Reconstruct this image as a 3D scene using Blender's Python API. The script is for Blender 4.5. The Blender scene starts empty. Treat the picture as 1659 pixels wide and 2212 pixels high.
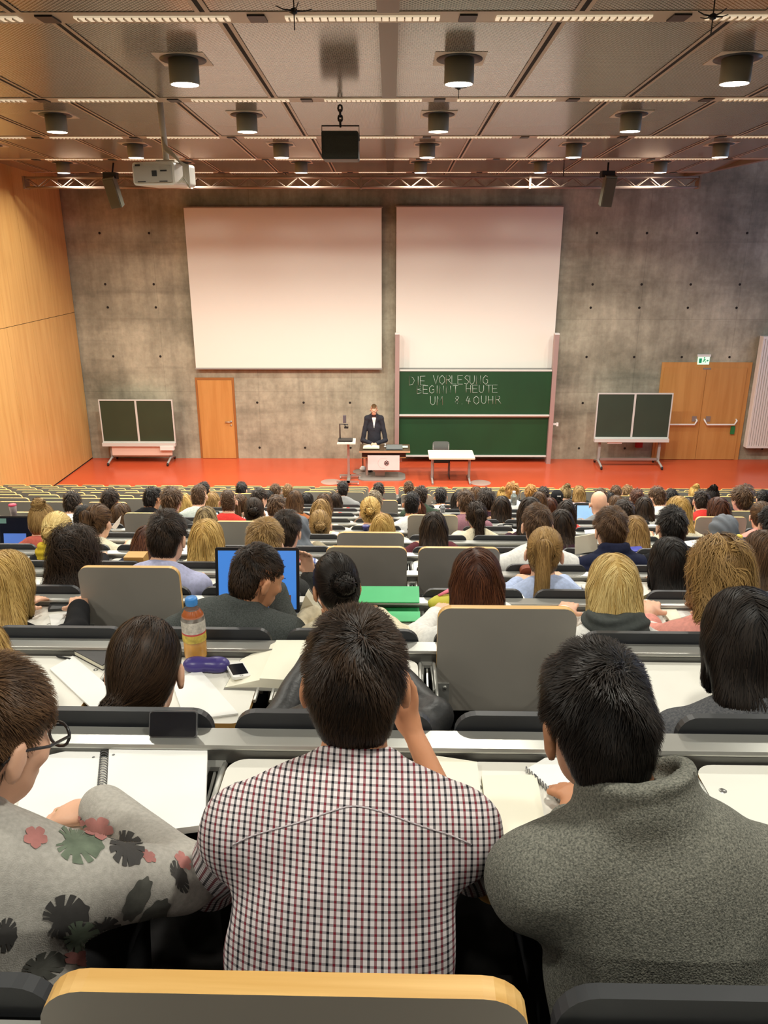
import bpy, bmesh, math, random
import numpy as np
from mathutils import Vector, Matrix, Euler
from mathutils.bvhtree import BVHTree
random.seed(7)
RNG = np.random.default_rng(11)
C = bpy.context.scene.collection
PI = math.pi
# ------------------------------------------------------------------ camera
HC = 5.59
PITCH = math.radians(19.08); YAW = math.radians(0.495); FPX = 1694.0
CAMROT = Euler((PI/2 - PITCH, 0, YAW), 'XYZ').to_matrix()
cam_d = bpy.data.cameras.new('camera'); cam_d.sensor_width = 36.0; cam_d.sensor_fit = 'AUTO'
cam_d.lens = FPX/2212*36.0; cam_d.clip_start = 0.05; cam_d.clip_end = 200
cam = bpy.data.objects.new('camera', cam_d); C.objects.link(cam)
cam.location = (0, 0, HC); cam.rotation_euler = (PI/2 - PITCH, 0, YAW)
bpy.context.scene.camera = cam
CAM = Vector((0, 0, HC))
def ray(px, py):
    return CAMROT @ Vector(((px-829.5)/FPX, -(py-1106)/FPX, -1.0))
def PY(px, py, Y):
    d = ray(px, py); return CAM + d*(Y/d.y)
def PZ(px, py, Z):
    d = ray(px, py); return CAM + d*((Z-HC)/d.z)
def depth(p):
    return (CAMROT.transposed() @ (Vector(p)-CAM)).z*-1
# ------------------------------------------------------------------ materials
def lin(c):
    o = []
    for v in c:
        v = v/255.0
        o.append(v/12.92 if v <= 0.04045 else ((v+0.055)/1.055)**2.4)
    return (*o, 1.0)
MATS = {}
def M(name, rgb, rough=0.6, metal=0.0, spec=0.5, var=0.0, scale=20.0, bump=0.0, emit=None, es=1.0, alpha=None, trans=0.0, stretch=None, rgb2=None, coat=0.0, bscale=None):
    if name in MATS: return MATS[name]
    m = bpy.data.materials.new(name); m.use_nodes = True
    nt = m.node_tree; b = nt.nodes['Principled BSDF']
    b.inputs['Base Color'].default_value = lin(rgb)
    b.inputs['Roughness'].default_value = rough; b.inputs['Metallic'].default_value = metal
    b.inputs['Specular IOR Level'].default_value = spec
    if coat: b.inputs['Coat Weight'].default_value = coat
    if trans: b.inputs['Transmission Weight'].default_value = trans
    if emit:
        b.inputs['Emission Color'].default_value = lin(emit); b.inputs['Emission Strength'].default_value = es
    if var or rgb2 or bump:
        tc = nt.nodes.new('ShaderNodeTexCoord'); mp = nt.nodes.new('ShaderNodeMapping')
        nt.links.new(tc.outputs['Object'], mp.inputs[0])
        if stretch: mp.inputs['Scale'].default_value = stretch
        n = nt.nodes.new('ShaderNodeTexNoise'); n.inputs['Scale'].default_value = scale; n.inputs['Detail'].default_value = 4
        nt.links.new(mp.outputs[0], n.inputs['Vector'])
        if var or rgb2:
            r = nt.nodes.new('ShaderNodeValToRGB')
            a = lin(rgb); c2 = lin(rgb2) if rgb2 else None
            if c2 is None:
                r.color_ramp.elements[0].color = tuple(v*(1-var) for v in a[:3])+(1,)
                r.color_ramp.elements[1].color = tuple(min(1, v*(1+var)) for v in a[:3])+(1,)
            else:
                r.color_ramp.elements[0].color = a; r.color_ramp.elements[1].color = c2
            r.color_ramp.elements[0].position = 0.32; r.color_ramp.elements[1].position = 0.68
            nt.links.new(n.outputs['Fac'], r.inputs['Fac']); nt.links.new(r.outputs['Color'], b.inputs['Base Color'])
        if bump:
            bp = nt.nodes.new('ShaderNodeBump'); bp.inputs['Strength'].default_value = bump; bp.inputs['Distance'].default_value = 0.004
            src = n
            if bscale:
                src = nt.nodes.new('ShaderNodeTexNoise'); src.inputs['Scale'].default_value = bscale
                nt.links.new(mp.outputs[0], src.inputs['Vector'])
            nt.links.new(src.outputs['Fac'], bp.inputs['Height']); nt.links.new(bp.outputs['Normal'], b.inputs['Normal'])
    MATS[name] = m
    return m
# ------------------------------------------------------------------ mesh builder
class MB:
    def __init__(s): s.v = []; s.f = []; s.mi = []; s.sm = []
    def add(s, vs, fs, mi=0, smooth=False):
        o = len(s.v); s.v += [tuple(v) for v in vs]
        for f in fs:
            s.f.append(tuple(i+o for i in f)); s.mi.append(mi); s.sm.append(smooth)
        return s
    def box(s, c, d, mi=0, R=None):
        x, y, z = d[0]/2, d[1]/2, d[2]/2
        vs = [Vector((sx*x, sy*y, sz*z)) for sx in (-1, 1) for sy in (-1, 1) for sz in (-1, 1)]
        if R is not None: vs = [R @ v for v in vs]
        vs = [v+Vector(c) for v in vs]
        return s.add(vs, [(0,1,3,2),(4,6,7,5),(0,4,5,1),(2,3,7,6),(0,2,6,4),(1,5,7,3)], mi)
    def bx(s, x0, x1, y0, y1, z0, z1, mi=0):
        return s.box(((x0+x1)/2, (y0+y1)/2, (z0+z1)/2), (abs(x1-x0), abs(y1-y0), abs(z1-z0)), mi)
    def tube(s, pts, r, n=8, mi=0, caps=True, smooth=True, flat=1.0):
        pts = [Vector(p) for p in pts]
        if not hasattr(r, '__len__'): r = [r]*len(pts)
        rings = []; up = None
        for i, p in enumerate(pts):
            t = (pts[min(i+1, len(pts)-1)]-pts[max(i-1, 0)]).normalized()
            if up is None:
                up = Vector((0, 0, 1)) if abs(t.z) < 0.9 else Vector((1, 0, 0))
            a = t.cross(up).normalized(); b = a.cross(t).normalized(); up = b
            rings.append([p + a*math.cos(2*PI*k/n)*r[i] + b*math.sin(2*PI*k/n)*r[i]*flat for k in range(n)])
        vs = [v for ring in rings for v in ring]; fs = []
        for i in range(len(pts)-1):
            for k in range(n):
                fs.append((i*n+k, (i+1)*n+k, (i+1)*n+(k+1) % n, i*n+(k+1) % n))
        s.add(vs, fs, mi, smooth)
        if caps:
            o = len(s.v)-len(vs)
            s.f += [tuple(o+k for k in range(n)), tuple(o+(len(pts)-1)*n+k for k in reversed(range(n)))]; s.mi += [mi]*2; s.sm += [False]*2
        return s
    def lathe(s, prof, c=(0, 0, 0), n=24, mi=0, R=None, smooth=True):
        vs = []
        for (r, z) in prof:
            for k in range(n):
                v = Vector((r*math.cos(2*PI*k/n), r*math.sin(2*PI*k/n), z))
                if R is not None: v = R @ v
                vs.append(v+Vector(c))
        fs = []
        for i in range(len(prof)-1):
            for k in range(n):
                fs.append((i*n+k, i*n+(k+1) % n, (i+1)*n+(k+1) % n, (i+1)*n+k))
        return s.add(vs, fs, mi, smooth)
    def prism(s, poly, vec, mi=0, mi_side=None, mi_back=None, smooth_side=False):
        """poly: list of 3d points (planar), extruded by vec"""
        n = len(poly); p = [Vector(q) for q in poly]; q = [a+Vector(vec) for a in p]
        s.add(p+q, [], mi)
        o = len(s.v)-2*n
        nrm = Vector((0, 0, 0))
        for i in range(n): nrm += (p[i]-p[0]).cross(p[(i+1) % n]-p[0])
        flip = nrm.dot(Vector(vec)) > 0
        a = tuple(o+i for i in range(n)); b = tuple(o+n+i for i in range(n))
        s.f += [tuple(reversed(a)) if flip else a, b if flip else tuple(reversed(b))]
        s.mi += [mi, mi if mi_back is None else mi_back]; s.sm += [False, False]
        for i in range(n):
            j = (i+1) % n
            f = (o+i, o+j, o+n+j, o+n+i)
            s.f.append(f if flip else tuple(reversed(f))); s.mi.append(mi if mi_side is None else mi_side); s.sm.append(smooth_side)
        return s
    def build(s, name, mats, parent=None, loc=None, rot=None):
        me = bpy.data.meshes.new(name)
        me.from_pydata([tuple(v) for v in s.v], [], s.f)
        if not isinstance(mats, (list, tuple)): mats = [mats]
        for m in mats: me.materials.append(m)
        me.polygons.foreach_set('material_index', s.mi); me.polygons.foreach_set('use_smooth', s.sm); me.update()
        return link(name, me, parent, loc, rot)
def link(name, me, parent=None, loc=None, rot=None):
    o = bpy.data.objects.new(name, me); C.objects.link(o)
    if parent is not None: o.parent = parent
    if loc is not None: o.location = loc
    if rot is not None: o.rotation_euler = rot
    return o
def tag(o, label=None, cat=None, group=None, kind=None):
    if label: o['label'] = label
    if cat: o['category'] = cat
    if group: o['group'] = group
    if kind: o['kind'] = kind
    return o
def empty(name, loc=(0, 0, 0), rz=0.0):
    o = bpy.data.objects.new(name, None); C.objects.link(o); o.location = loc; o.rotation_euler = (0, 0, rz); o.empty_display_size = 0.1
    return o
def struct(o): o['kind'] = 'structure'; return o
def rrect(x0, x1, y0, y1, r, n=6, corners=(1, 1, 1, 1)):
    """rounded rectangle 2d, ccw; corners order: (x0,y0),(x1,y0),(x1,y1),(x0,y1)"""
    out = []
    cs = [(x0, y0, PI), (x1, y0, 1.5*PI), (x1, y1, 0), (x0, y1, 0.5*PI)]
    for (cx, cy, a0), on in zip(cs, corners):
        if not on: out.append((cx, cy)); continue
        ox = cx + (r if cx == x0 else -r); oy = cy + (r if cy == y0 else -r)
        for k in range(n+1):
            a = a0 + k/n*PI/2
            out.append((ox+r*math.cos(a), oy+r*math.sin(a)))
    return out
# ------------------------------------------------------------------ render look
sc = bpy.context.scene
sc.view_settings.view_transform = 'Standard'; sc.view_settings.look = 'None'; sc.view_settings.gamma = 1.0
sc.view_settings.use_curve_mapping = False
sc.view_settings.exposure = 0.14
sc.cycles.use_denoising = True
sc.cycles.max_bounces = 7; sc.cycles.diffuse_bounces = 4; sc.cycles.glossy_bounces = 3; sc.cycles.transmission_bounces = 5; sc.cycles.transparent_max_bounces = 6
sc.cycles.sample_clamp_indirect = 4.0; sc.cycles.caustics_reflective = False; sc.cycles.caustics_refractive = False
sc.cycles.use_adaptive_sampling = True; sc.cycles.adaptive_threshold = 0.02
w = bpy.data.worlds.new('world'); sc.world = w; w.use_nodes = True
w.node_tree.nodes['Background'].inputs[0].default_value = (0.50, 0.66, 1.0, 1); w.node_tree.nodes['Background'].inputs[1].default_value = 3.0
# ================================================================== the room
WY = 20.6; XL = -8.1; XR = 11.6; XC = 7.07; ZC = HC+1.45; ZTOP = 9.4; YB = -4.6
ALU = M('aluminium', (176, 174, 168), 0.38, 0.75, var=0.06, scale=3)
DARKM = M('dark_metal', (38, 38, 38), 0.45, 0.4)
BLACK = M('black_plastic', (22, 22, 23), 0.45)
WHITEP = M('white_plastic', (225, 224, 220), 0.4)
GREYM = M('grey_lacquer', (150, 148, 142), 0.5)
def brickmat():
    m = bpy.data.materials.new('concrete'); m.use_nodes = True; nt = m.node_tree; b = nt.nodes['Principled BSDF']; b.inputs['Roughness'].default_value = 0.82
    N = nt.nodes.new; L = nt.links.new
    tc = N('ShaderNodeTexCoord')
    def noise(scale, detail, st, rough=0.6):
        mp = N('ShaderNodeMapping'); mp.inputs['Scale'].default_value = st; L(tc.outputs['Object'], mp.inputs[0])
        n = N('ShaderNodeTexNoise'); n.inputs['Scale'].default_value = scale; n.inputs['Detail'].default_value = detail; n.inputs['Roughness'].default_value = rough
        L(mp.outputs[0], n.inputs['Vector']); return n
    n1 = noise(0.55, 8, (1, 1, 1.3), 0.65); n2 = noise(1.6, 6, (1.6, 1, 0.16)); n3 = noise(9, 5, (1, 1, 0.8)); n4 = noise(0.8, 5, (0.22, 1, 2.2))
    r1 = N('ShaderNodeValToRGB'); r1.color_ramp.elements[0].position = 0.3; r1.color_ramp.elements[1].position = 0.72
    r1.color_ramp.elements[0].color = lin((124, 120, 102)); r1.color_ramp.elements[1].color = lin((192, 187, 164))
    L(n1.outputs['Fac'], r1.inputs['Fac'])
    def mul(col, fac_out, lo, hi, p0, p1):
        r = N('ShaderNodeValToRGB'); r.color_ramp.elements[0].position = p0; r.color_ramp.elements[1].position = p1
        r.color_ramp.elements[0].color = (lo, lo, lo, 1); r.color_ramp.elements[1].color = (hi, hi, hi, 1); L(fac_out, r.inputs['Fac'])
        mx = N('ShaderNodeMix'); mx.data_type = 'RGBA'; mx.blend_type = 'MULTIPLY'; mx.inputs[0].default_value = 1.0
        L(col, mx.inputs[6]); L(r.outputs['Color'], mx.inputs[7]); return mx.outputs[2]
    c = mul(r1.outputs['Color'], n2.outputs['Fac'], 0.78, 1.08, 0.35, 0.6)
    c = mul(c, n3.outputs['Fac'], 0.88, 1.06, 0.35, 0.65)
    c = mul(c, n4.outputs['Fac'], 0.72, 1.0, 0.3, 0.46)
    mp = N('ShaderNodeMapping'); mp.inputs['Rotation'].default_value = (PI/2, 0, 0); mp.inputs['Location'].default_value = (-5.75, 1.9*4+0.15, 0); L(tc.outputs['Object'], mp.inputs[0])
    sep = N('ShaderNodeSeparateXYZ'); L(tc.outputs['Object'], sep.inputs[0])
    cb = N('ShaderNodeCombineXYZ')
    ax = N('ShaderNodeMath'); ax.operation = 'ADD'; ax.inputs[1].default_value = -5.75+24; L(sep.outputs['X'], ax.inputs[0]); L(ax.outputs[0], cb.inputs['X'])
    az = N('ShaderNodeMath'); az.operation = 'ADD'; az.inputs[1].default_value = 0.05; L(sep.outputs['Z'], az.inputs[0]); L(az.outputs[0], cb.inputs['Y'])
    br = N('ShaderNodeTexBrick'); br.offset = 0.0; br.inputs['Scale'].default_value = 1.0; br.inputs['Brick Width'].default_value = 2.46; br.inputs['Row Height'].default_value = 1.87
    br.inputs['Mortar Size'].default_value = 0.012; br.inputs['Mortar Smooth'].default_value = 0.8; br.inputs['Bias'].default_value = -0.1
    br.inputs['Color1'].default_value = (0.93, 0.93, 0.93, 1); br.inputs['Color2'].default_value = (1, 1, 1, 1); br.inputs['Mortar'].default_value = (0.74, 0.74, 0.74, 1)
    L(cb.outputs[0], br.inputs['Vector'])
    mx = N('ShaderNodeMix'); mx.data_type = 'RGBA'; mx.blend_type = 'MULTIPLY'; mx.inputs[0].default_value = 0.85
    L(c, mx.inputs[6]); L(br.outputs['Color'], mx.inputs[7]); L(mx.outputs[2], b.inputs['Base Color'])
    bp = N('ShaderNodeBump'); bp.inputs['Strength'].default_value = 0.25; bp.inputs['Distance'].default_value = 0.01; L(n3.outputs['Fac'], bp.inputs['Height']); L(bp.outputs['Normal'], b.inputs['Normal'])
    return m
CONC = brickmat()
def woodmat(name, rgb, rgb2, axis='z', rough=0.35, panel=None):
    m = bpy.data.materials.new(name); m.use_nodes = True; nt = m.node_tree; b = nt.nodes['Principled BSDF']; b.inputs['Roughness'].default_value = rough
    tc = nt.nodes.new('ShaderNodeTexCoord'); mp = nt.nodes.new('ShaderNodeMapping'); nt.links.new(tc.outputs['Object'], mp.inputs[0])
    mp.inputs['Scale'].default_value = {'z': (3, 3, 0.22), 'x': (0.6, 12, 12)}[axis]
    n = nt.nodes.new('ShaderNodeTexNoise'); n.inputs['Scale'].default_value = 3.0; n.inputs['Detail'].default_value = 6; n.inputs['Distortion'].default_value = 0.6
    nt.links.new(mp.outputs[0], n.inputs['Vector'])
    r = nt.nodes.new('ShaderNodeValToRGB'); r.color_ramp.elements[0].color = lin(rgb); r.color_ramp.elements[1].color = lin(rgb2)
    r.color_ramp.elements[0].position = 0.3; r.color_ramp.elements[1].position = 0.7
    nt.links.new(n.outputs['Fac'], r.inputs['Fac']); nt.links.new(r.outputs['Color'], b.inputs['Base Color'])
    MATS[name] = m
    return m
MAPLE = woodmat('maple_panel', (194, 147, 85), (210, 167, 102))
DOORW = woodmat('door_maple', (184, 130, 70), (198, 146, 84))
PLY = woodmat('plywood_edge', (206, 158, 84), (228, 186, 116), 'x', 0.4)
GAPM = M('groove_black', (30, 24, 18), 0.9)
# --- floor of the stage
REDF = M('red_linoleum', (198, 82, 50), 0.22, spec=0.5, var=0.05, scale=1.2)
o = MB().bx(XL, XR, 15.12, WY+0.2, -0.1, 0).build('floor', REDF); struct(o)
# --- front wall with tie holes
b = MB()
b.bx(XL-0.2, XR+0.2, WY, WY+0.3, -0.1, ZTOP+0.2)
def hole(x, z):
    n = 10
    vs = [(x, WY-0.004, z)] + [(x+0.032*math.cos(2*PI*k/n), WY-0.004, z+0.032*math.sin(2*PI*k/n)) for k in range(n)]
    b.add(vs, [(0, 1+(k+1) % n, 1+k) for k in range(n)], 1)
for z in (5.77, 4.55, 3.98, 2.74, 1.53, 0.30):
    for i in range(-11, 6):
        x = 5.08+1.232*i
        if XL+0.3 < x: hole(x, z)
struct(b.build('wall_front', [CONC, GAPM]))
# --- wooden side wall, built of tall panels
b = MB()
b.bx(XL-0.25, XL-0.012, YB, WY, -0.1, ZC+0.2, 1)
y = WY-0.03
zs = 3.86
while y > YB:
    y0 = max(y-1.25, YB)
    b.bx(XL-0.02, XL, y0+0.004, y-0.004, 0.03, zs-0.006); b.bx(XL-0.02, XL, y0+0.004, y-0.004, zs+0.006, ZC+0.2)
    y -= 1.25
struct(b.build('wall_left', [MAPLE, GAPM]))
b = MB(); b.bx(XL-0.2, XR+0.2, YB-0.2, YB, -0.1, ZTOP+0.2); struct(b.build('wall_back', M('back_wall_paint', (196, 176, 146), 0.8, var=0.04, scale=2)))
# --- window side: wall with openings, panes and frames
WALLR = M('white_paint', (188, 188, 186), 0.8, var=0.03, scale=2)
wins = [(11.5, 13.7), (14.3, 16.5), (17.1, 19.3)]; wz0, wz1 = 3.4, 7.4
b = MB(); b.bx(XR, XR+0.25, YB, WY+0.2, -0.1, wz0); b.bx(XR, XR+0.25, YB, WY+0.2, wz1, ZTOP+0.2)
edges = [YB]+[v for p in wins for v in p]+[WY+0.2]
for i in range(0, len(edges), 2): b.bx(XR, XR+0.25, edges[i], edges[i+1], wz0, wz1)
struct(b.build('wall_right', WALLR))
GLASS = bpy.data.materials.new('window_glass'); GLASS.use_nodes = True
nt = GLASS.node_tree; nt.nodes.remove(nt.nodes['Principled BSDF'])
_t = nt.nodes.new('ShaderNodeBsdfTransparent'); _t.inputs[0].default_value = (.92, .95, .97, 1); _g = nt.nodes.new('ShaderNodeBsdfGlossy'); _g.inputs['Roughness'].default_value = .03; _m = nt.nodes.new('ShaderNodeMixShader'); _m.inputs[0].default_value = .07
nt.links.new(_t.outputs[0], _m.inputs[1]); nt.links.new(_g.outputs[0], _m.inputs[2]); nt.links.new(_m.outputs[0], nt.nodes['Material Output'].inputs[0])
for i, (a, c) in enumerate(wins):
    fr = MB()
    for (y0, y1, z0, z1) in ((a, a+.06, wz0, wz1), (c-.06, c, wz0, wz1), (a, c, wz0, wz0+.06), (a, c, wz1-.06, wz1), ((a+c)/2-.03, (a+c)/2+.03, wz0, wz1)):
        fr.bx(XR+.08, XR+.14, y0, y1, z0, z1)
    f = struct(fr.build('window_%d' % (i+1), GREYM))
    MB().bx(XR+.105, XR+.115, a+.06, c-.06, wz0+.06, wz1-.06).build('pane', GLASS, f)
# --- upper ceiling over the window aisle and the fascia
WHC = M('ceiling_paint', (120, 108, 94), 0.8)
struct(MB().bx(XC+0.12, XR+0.2, YB, WY, ZTOP, ZTOP+.2).build('ceiling_upper', WHC))
struct(MB().bx(XC, XC+0.12, YB, WY, ZC, ZTOP+0.1).build('trim_1', WHC))
# --- perforated sawtooth ceiling
def perf():
    m = bpy.data.materials.new('perforated_metal'); m.use_nodes = True; nt = m.node_tree; b = nt.nodes['Principled BSDF']
    N = nt.nodes.new; L = nt.links.new
    b.inputs['Roughness'].default_value = 0.17; b.inputs['Metallic'].default_value = 0.35; b.inputs['Specular IOR Level'].default_value = 0.6
    tc = N('ShaderNodeTexCoord'); sp = N('ShaderNodeSeparateXYZ'); L(tc.outputs['Object'], sp.inputs[0])
    def s(out, k):
        a = N('ShaderNodeMath'); a.operation = 'MULTIPLY'; a.inputs[1].default_value = k; L(out, a.inputs[0])
        q = N('ShaderNodeMath'); q.operation = 'SINE'; L(a.outputs[0], q.inputs[0]); return q.outputs[0]
    a = s(sp.outputs['X'], 2*PI/0.036); c = s(sp.outputs['Y'], 2*PI/0.036)
    mu = N('ShaderNodeMath'); mu.operation = 'MAXIMUM'
    ab = N('ShaderNodeMath'); ab.operation = 'MULTIPLY'; L(a, ab.inputs[0]); L(c, ab.inputs[1])
    r = N('ShaderNodeValToRGB'); r.color_ramp.elements[0].position = 0.08; r.color_ramp.elements[1].position = 0.40
    r.color_ramp.elements[0].color = lin((176, 170, 158)); r.color_ramp.elements[1].color = lin((34, 31, 28))
    L(ab.outputs[0], r.inputs['Fac'])
    L(r.outputs['Color'], b.inputs['Base Color'])
    return m
PERF = perf()
SEAM = M('ceiling_seam', (176, 160, 138), 0.4)
STRIPS = [-7.0, -3.7, -0.4, 2.9, 6.2, 9.53, 12.8, 16.1, 19.1, 22.0]
b = MB()
SW = 0.14; DROP = 0.14
YE = WY-0.01
for j in range(len(STRIPS)-1):
    y0, y1 = max(STRIPS[j]+SW, YB), min(STRIPS[j+1]-SW, YE)
    if y1 <= y0: continue
    za = ZC+DROP; zb = ZC+0.005
    if y1 == YE: zb = ZC+0.07
    def zz(y): return za+(zb-za)*(y-y0)/(y1-y0)
    b.add([(XL, y0, za), (XC, y0, za), (XC, y1, zb), (XL, y1, zb)], [(0, 1, 2, 3)], 0)
    b.add([(XL, y0, za+.2), (XC, y0, za+.2), (XC, y0, ZC-.0), (XL, y0, ZC-.0)], [(0, 1, 2, 3)], 1)
    m = -6
    while m <= 5:
        x = 1.27*m
        if XL < x < XC:
            for (xa, xb, mi, dz) in ((x-.05, x-.018, 1, .006), (x+.018, x+.05, 1, .006), (x-.018, x+.018, 2, .003)):
                b.add([(xa, y0, za-dz), (xb, y0, za-dz), (xb, y1, zb-dz), (xa, y1, zb-dz)], [(0, 1, 2, 3)], mi)
        m += 1
    # the wider centre channel
    b.add([(-.10, y0, za-.012), (.05, y0, za-.012), (.05, y1, zb-.012), (-.10, y1, zb-.012)], [(0, 1, 2, 3)], 3)
b.add([(XL, YB, ZC+.35), (XC, YB, ZC+.35), (XC, YE, ZC+.35), (XL, YE, ZC+.35)], [(0, 1, 2, 3)], 2)
struct(b.build('ceiling', [PERF, SEAM, GAPM, M('channel_metal', (104, 92, 78), 0.3, 0.3)]))
# --- fluorescent strips
LOUV = M('louver_lamp', (225, 215, 195), 0.3, emit=(255, 232, 196), es=.5)
def louver(y):
    m = MB(); m.bx(-.53, .53, -.05, .05, -.012, 0.0, 0)
    for k in range(20): m.bx(-.5+k*.0526-.004, -.5+k*.0526+.004, -.05, .05, -.022, -.010, 1)
    return m
lou_me = None; box_me = None
for j, y in enumerate(STRIPS[2:9]):
    if y > 22: continue
    root = empty('ceiling_light_strip', (0, y, ZC))
    MB().bx(XL+.01, XC-.01, -SW, SW, 0, .16).build('housing', SEAM, root)
    n = 0
    for i in range(-6, 6):
        xb = -2.37+1.446*(i+1)
        if not (XL+.1 < xb < XC-.1): continue
        if box_me is None:
            ob = MB().bx(-.06, .06, -.085, .085, -.012, 0).build('socket_box', BLACK, root, (xb, 0, 0)); box_me = ob.data
        else: link('socket_box', box_me, root, (xb, 0, 0))
        xl = xb+.723
        if xl < XC-.6:
            if lou_me is None:
                ol = louver(0).build('louver_lamp', [LOUV, SEAM], root, (xl, 0, 0)); lou_me = ol.data
            else: link('louver_lamp', lou_me, root, (xl, 0, 0))
    names = {6.2: 'metal ceiling light strip closest to the camera, along the top edge with two dark sensors', 9.53: 'second metal ceiling light strip, above the white projector pole',
             12.8: 'third metal ceiling light strip, just behind the black hanging box', 16.1: 'fourth thin ceiling light strip before the truss', 19.1: 'last thin ceiling light strip, right above the lighting truss'}
    tag(root, names.get(y, 'metal ceiling light strip behind the camera position'), 'ceiling light', 'fluorescent ceiling strips')
# --- round downlights
DISC = M('lamp_disc', (255, 250, 240), 0.4, emit=(255, 243, 220), es=9.0)
HOUS = M('lamp_housing', (140, 137, 122), 0.5, 0.1); RING = M('lamp_recess', (28, 26, 22), 0.5)
PLATE = M('lamp_plate', (196, 184, 166), 0.45)
LAMP_W = {-2.1: 23, 1.2: 27, 4.55: 34, 7.87: 50, 11.1: 92, 14.4: 190, 17.5: 45}
dl = None
rows = [(-2.1, 7), (1.2, 7), (4.55, 7), (7.87, 7), (11.1, 7), (14.4, 7), (17.5, 7)]
ordn = {7.87: 'first', 11.1: 'second', 14.4: 'third', 17.5: 'fourth'}
for (y, n) in rows:
    zc = ZC+0.07
    for i, x in enumerate([-6.75, -4.3, -1.85, .6, 3.05, 5.5]):
        root = empty('ceiling_downlight', (x, y, zc))
        if dl is None:
            a = MB().lathe([(0.0, -.20), (.128, -.20), (.132, -.19), (.132, .04), (0, .04)], n=28).build('lamp_housing', HOUS, root)
            d = MB().lathe([(0.0, -.203), (.122, -.203), (.122, -.2005), (0.0, -.2005)], n=28).build('lamp_disc', DISC, root)
            rg = MB().lathe([(.128, -.006), (.205, -.006), (.205, .02), (.128, .02)], n=28).build('recess_ring', RING, root)
            pl = MB().bx(-.225, .225, -.225, .225, -.002, .012).build('trim_plate', PLATE, root)
            dl = [a.data, d.data, rg.data, pl.data]
        else:
            for nm, me in zip(('lamp_housing', 'lamp_disc', 'recess_ring', 'trim_plate'), dl): link(nm, me, root)
        for ob in root.children:
            if ob.name.split('.')[0] in ('trim_plate', 'recess_ring'): ob.rotation_euler = (-math.atan(DROP/3.02), 0, 0)
        col = ['along the wooden wall', 'one column off the wooden wall', 'in line with the projector', 'beside the centre channel', 'one column past the centre channel', 'outermost on the window side'][i]
        tag(root, 'round downlight, %s, %s' % (ordn[y]+' row ahead of the camera' if y in ordn else {-2.1: 'back row over the landing', 1.2: 'row straight over the camera', 4.55: 'row just above the picture'}[y], col), 'ceiling light', 'round ceiling downlights')
        ld = bpy.data.lights.new('downlight_lamp', 'AREA'); ld.shape = 'DISK'; ld.size = 0.22; ld.energy = LAMP_W[y]; ld.color = (1.0, 0.97, 0.86); ld.spread = math.radians(158)
        lo = bpy.data.objects.new('downlight_lamp', ld); C.objects.link(lo); lo.parent = root; lo.location = (0, 0, -.215)
# ================================================================== front wall furniture
SCREENM = M('projection_cloth', (230, 226, 216), 0.85)
def wall_screen(name, corners, Y, label):
    p = [PY(x, y, Y) for (x, y) in corners]
    x0 = (p[0].x+p[3].x)/2; x1 = (p[1].x+p[2].x)/2; z1 = (p[0].z+p[1].z)/2; z0 = (p[2].z+p[3].z)/2
    r = empty(name, ((x0+x1)/2, Y, z0)); w = x1-x0; h = z1-z0
    MB().bx(-w/2, w/2, 0, .02, .03, h).build('screen_cloth', SCREENM, r)
    MB().bx(-w/2-.01, w/2+.01, -.01, .03, -.01, .03).build('bottom_bar', GREYM, r)
    MB().bx(-w/2-.02, w/2+.02, -.005, .12, h, h+.03).build('top_case', M('screen_case', (150, 138, 126), .6), r)
    return tag(r, label, 'projection screen')
wall_screen('projection_screen', [(397, 450), (825, 449), (824, 797), (423, 797)], WY-.16, 'large blank projection screen above the single wooden door')
wall_screen('projection_screen', [(852, 448), (1220, 447), (1191, 797), (859, 797)], WY-.16, 'large blank projection screen above the green chalkboard')
# sliding chalkboard with handwriting
CHALKG = M('green_board', (14, 62, 30), 0.55, var=0.12, scale=1.5, stretch=(1, 1, .5))
BRAIL = M('board_rail_white', (206, 206, 200), .5)
POSTM = M('board_post', (178, 152, 146), 0.4, 0.3)
CHALK = M('chalk', (226, 236, 226), 0.9)
BY = WY-.42
pl = PY(857, 985, BY); pr = PY(1184, 988, BY); ptop = PY(857, 722, BY).z
r = empty('sliding_chalkboard', ((pl.x+pr.x)/2, BY, 0)); cx = r.location.x
wB = pr.x-pl.x
for sx in (-1, 1):
    MB().bx(sx*wB/2-.055, sx*wB/2+.055, -.08, .10, 0, ptop).build('post', POSTM, r)
    MB().bx(sx*wB/2-.06, sx*wB/2+.06, -.085, .105, ptop, ptop+.03).build('post_cap', WHITEP, r)
def board(z0, z1, dy):
    w2 = wB/2-.06
    o = MB().bx(-w2, w2, dy, dy+.03, z0+.03, z1-.03).build('board_panel', CHALKG, r)
    MB().bx(-w2, w2, dy-.02, dy+.035, z1-.03, z1+.01).build('board_rail', BRAIL, o)
    MB().bx(-w2, w2, dy-.05, dy+.035, z0-.01, z0+.03).build('chalk_tray', BRAIL, o)
    return o
za, zb, zc_ = PY(1020, 799, BY).z, PY(1020, 897, BY).z, PY(1020, 986, BY).z
upper = board(zb, za, -.02); lower = board(zc_, zb-.03, .04)
MB().box((wB/2+.12, 0, PY(1192, 916, BY).z), (.14, .03, .05)).box((wB/2+.17, -.03, PY(1192, 916, BY).z), (.05, .06, .09)).build('crank_handle', WHITEP, r)
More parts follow.
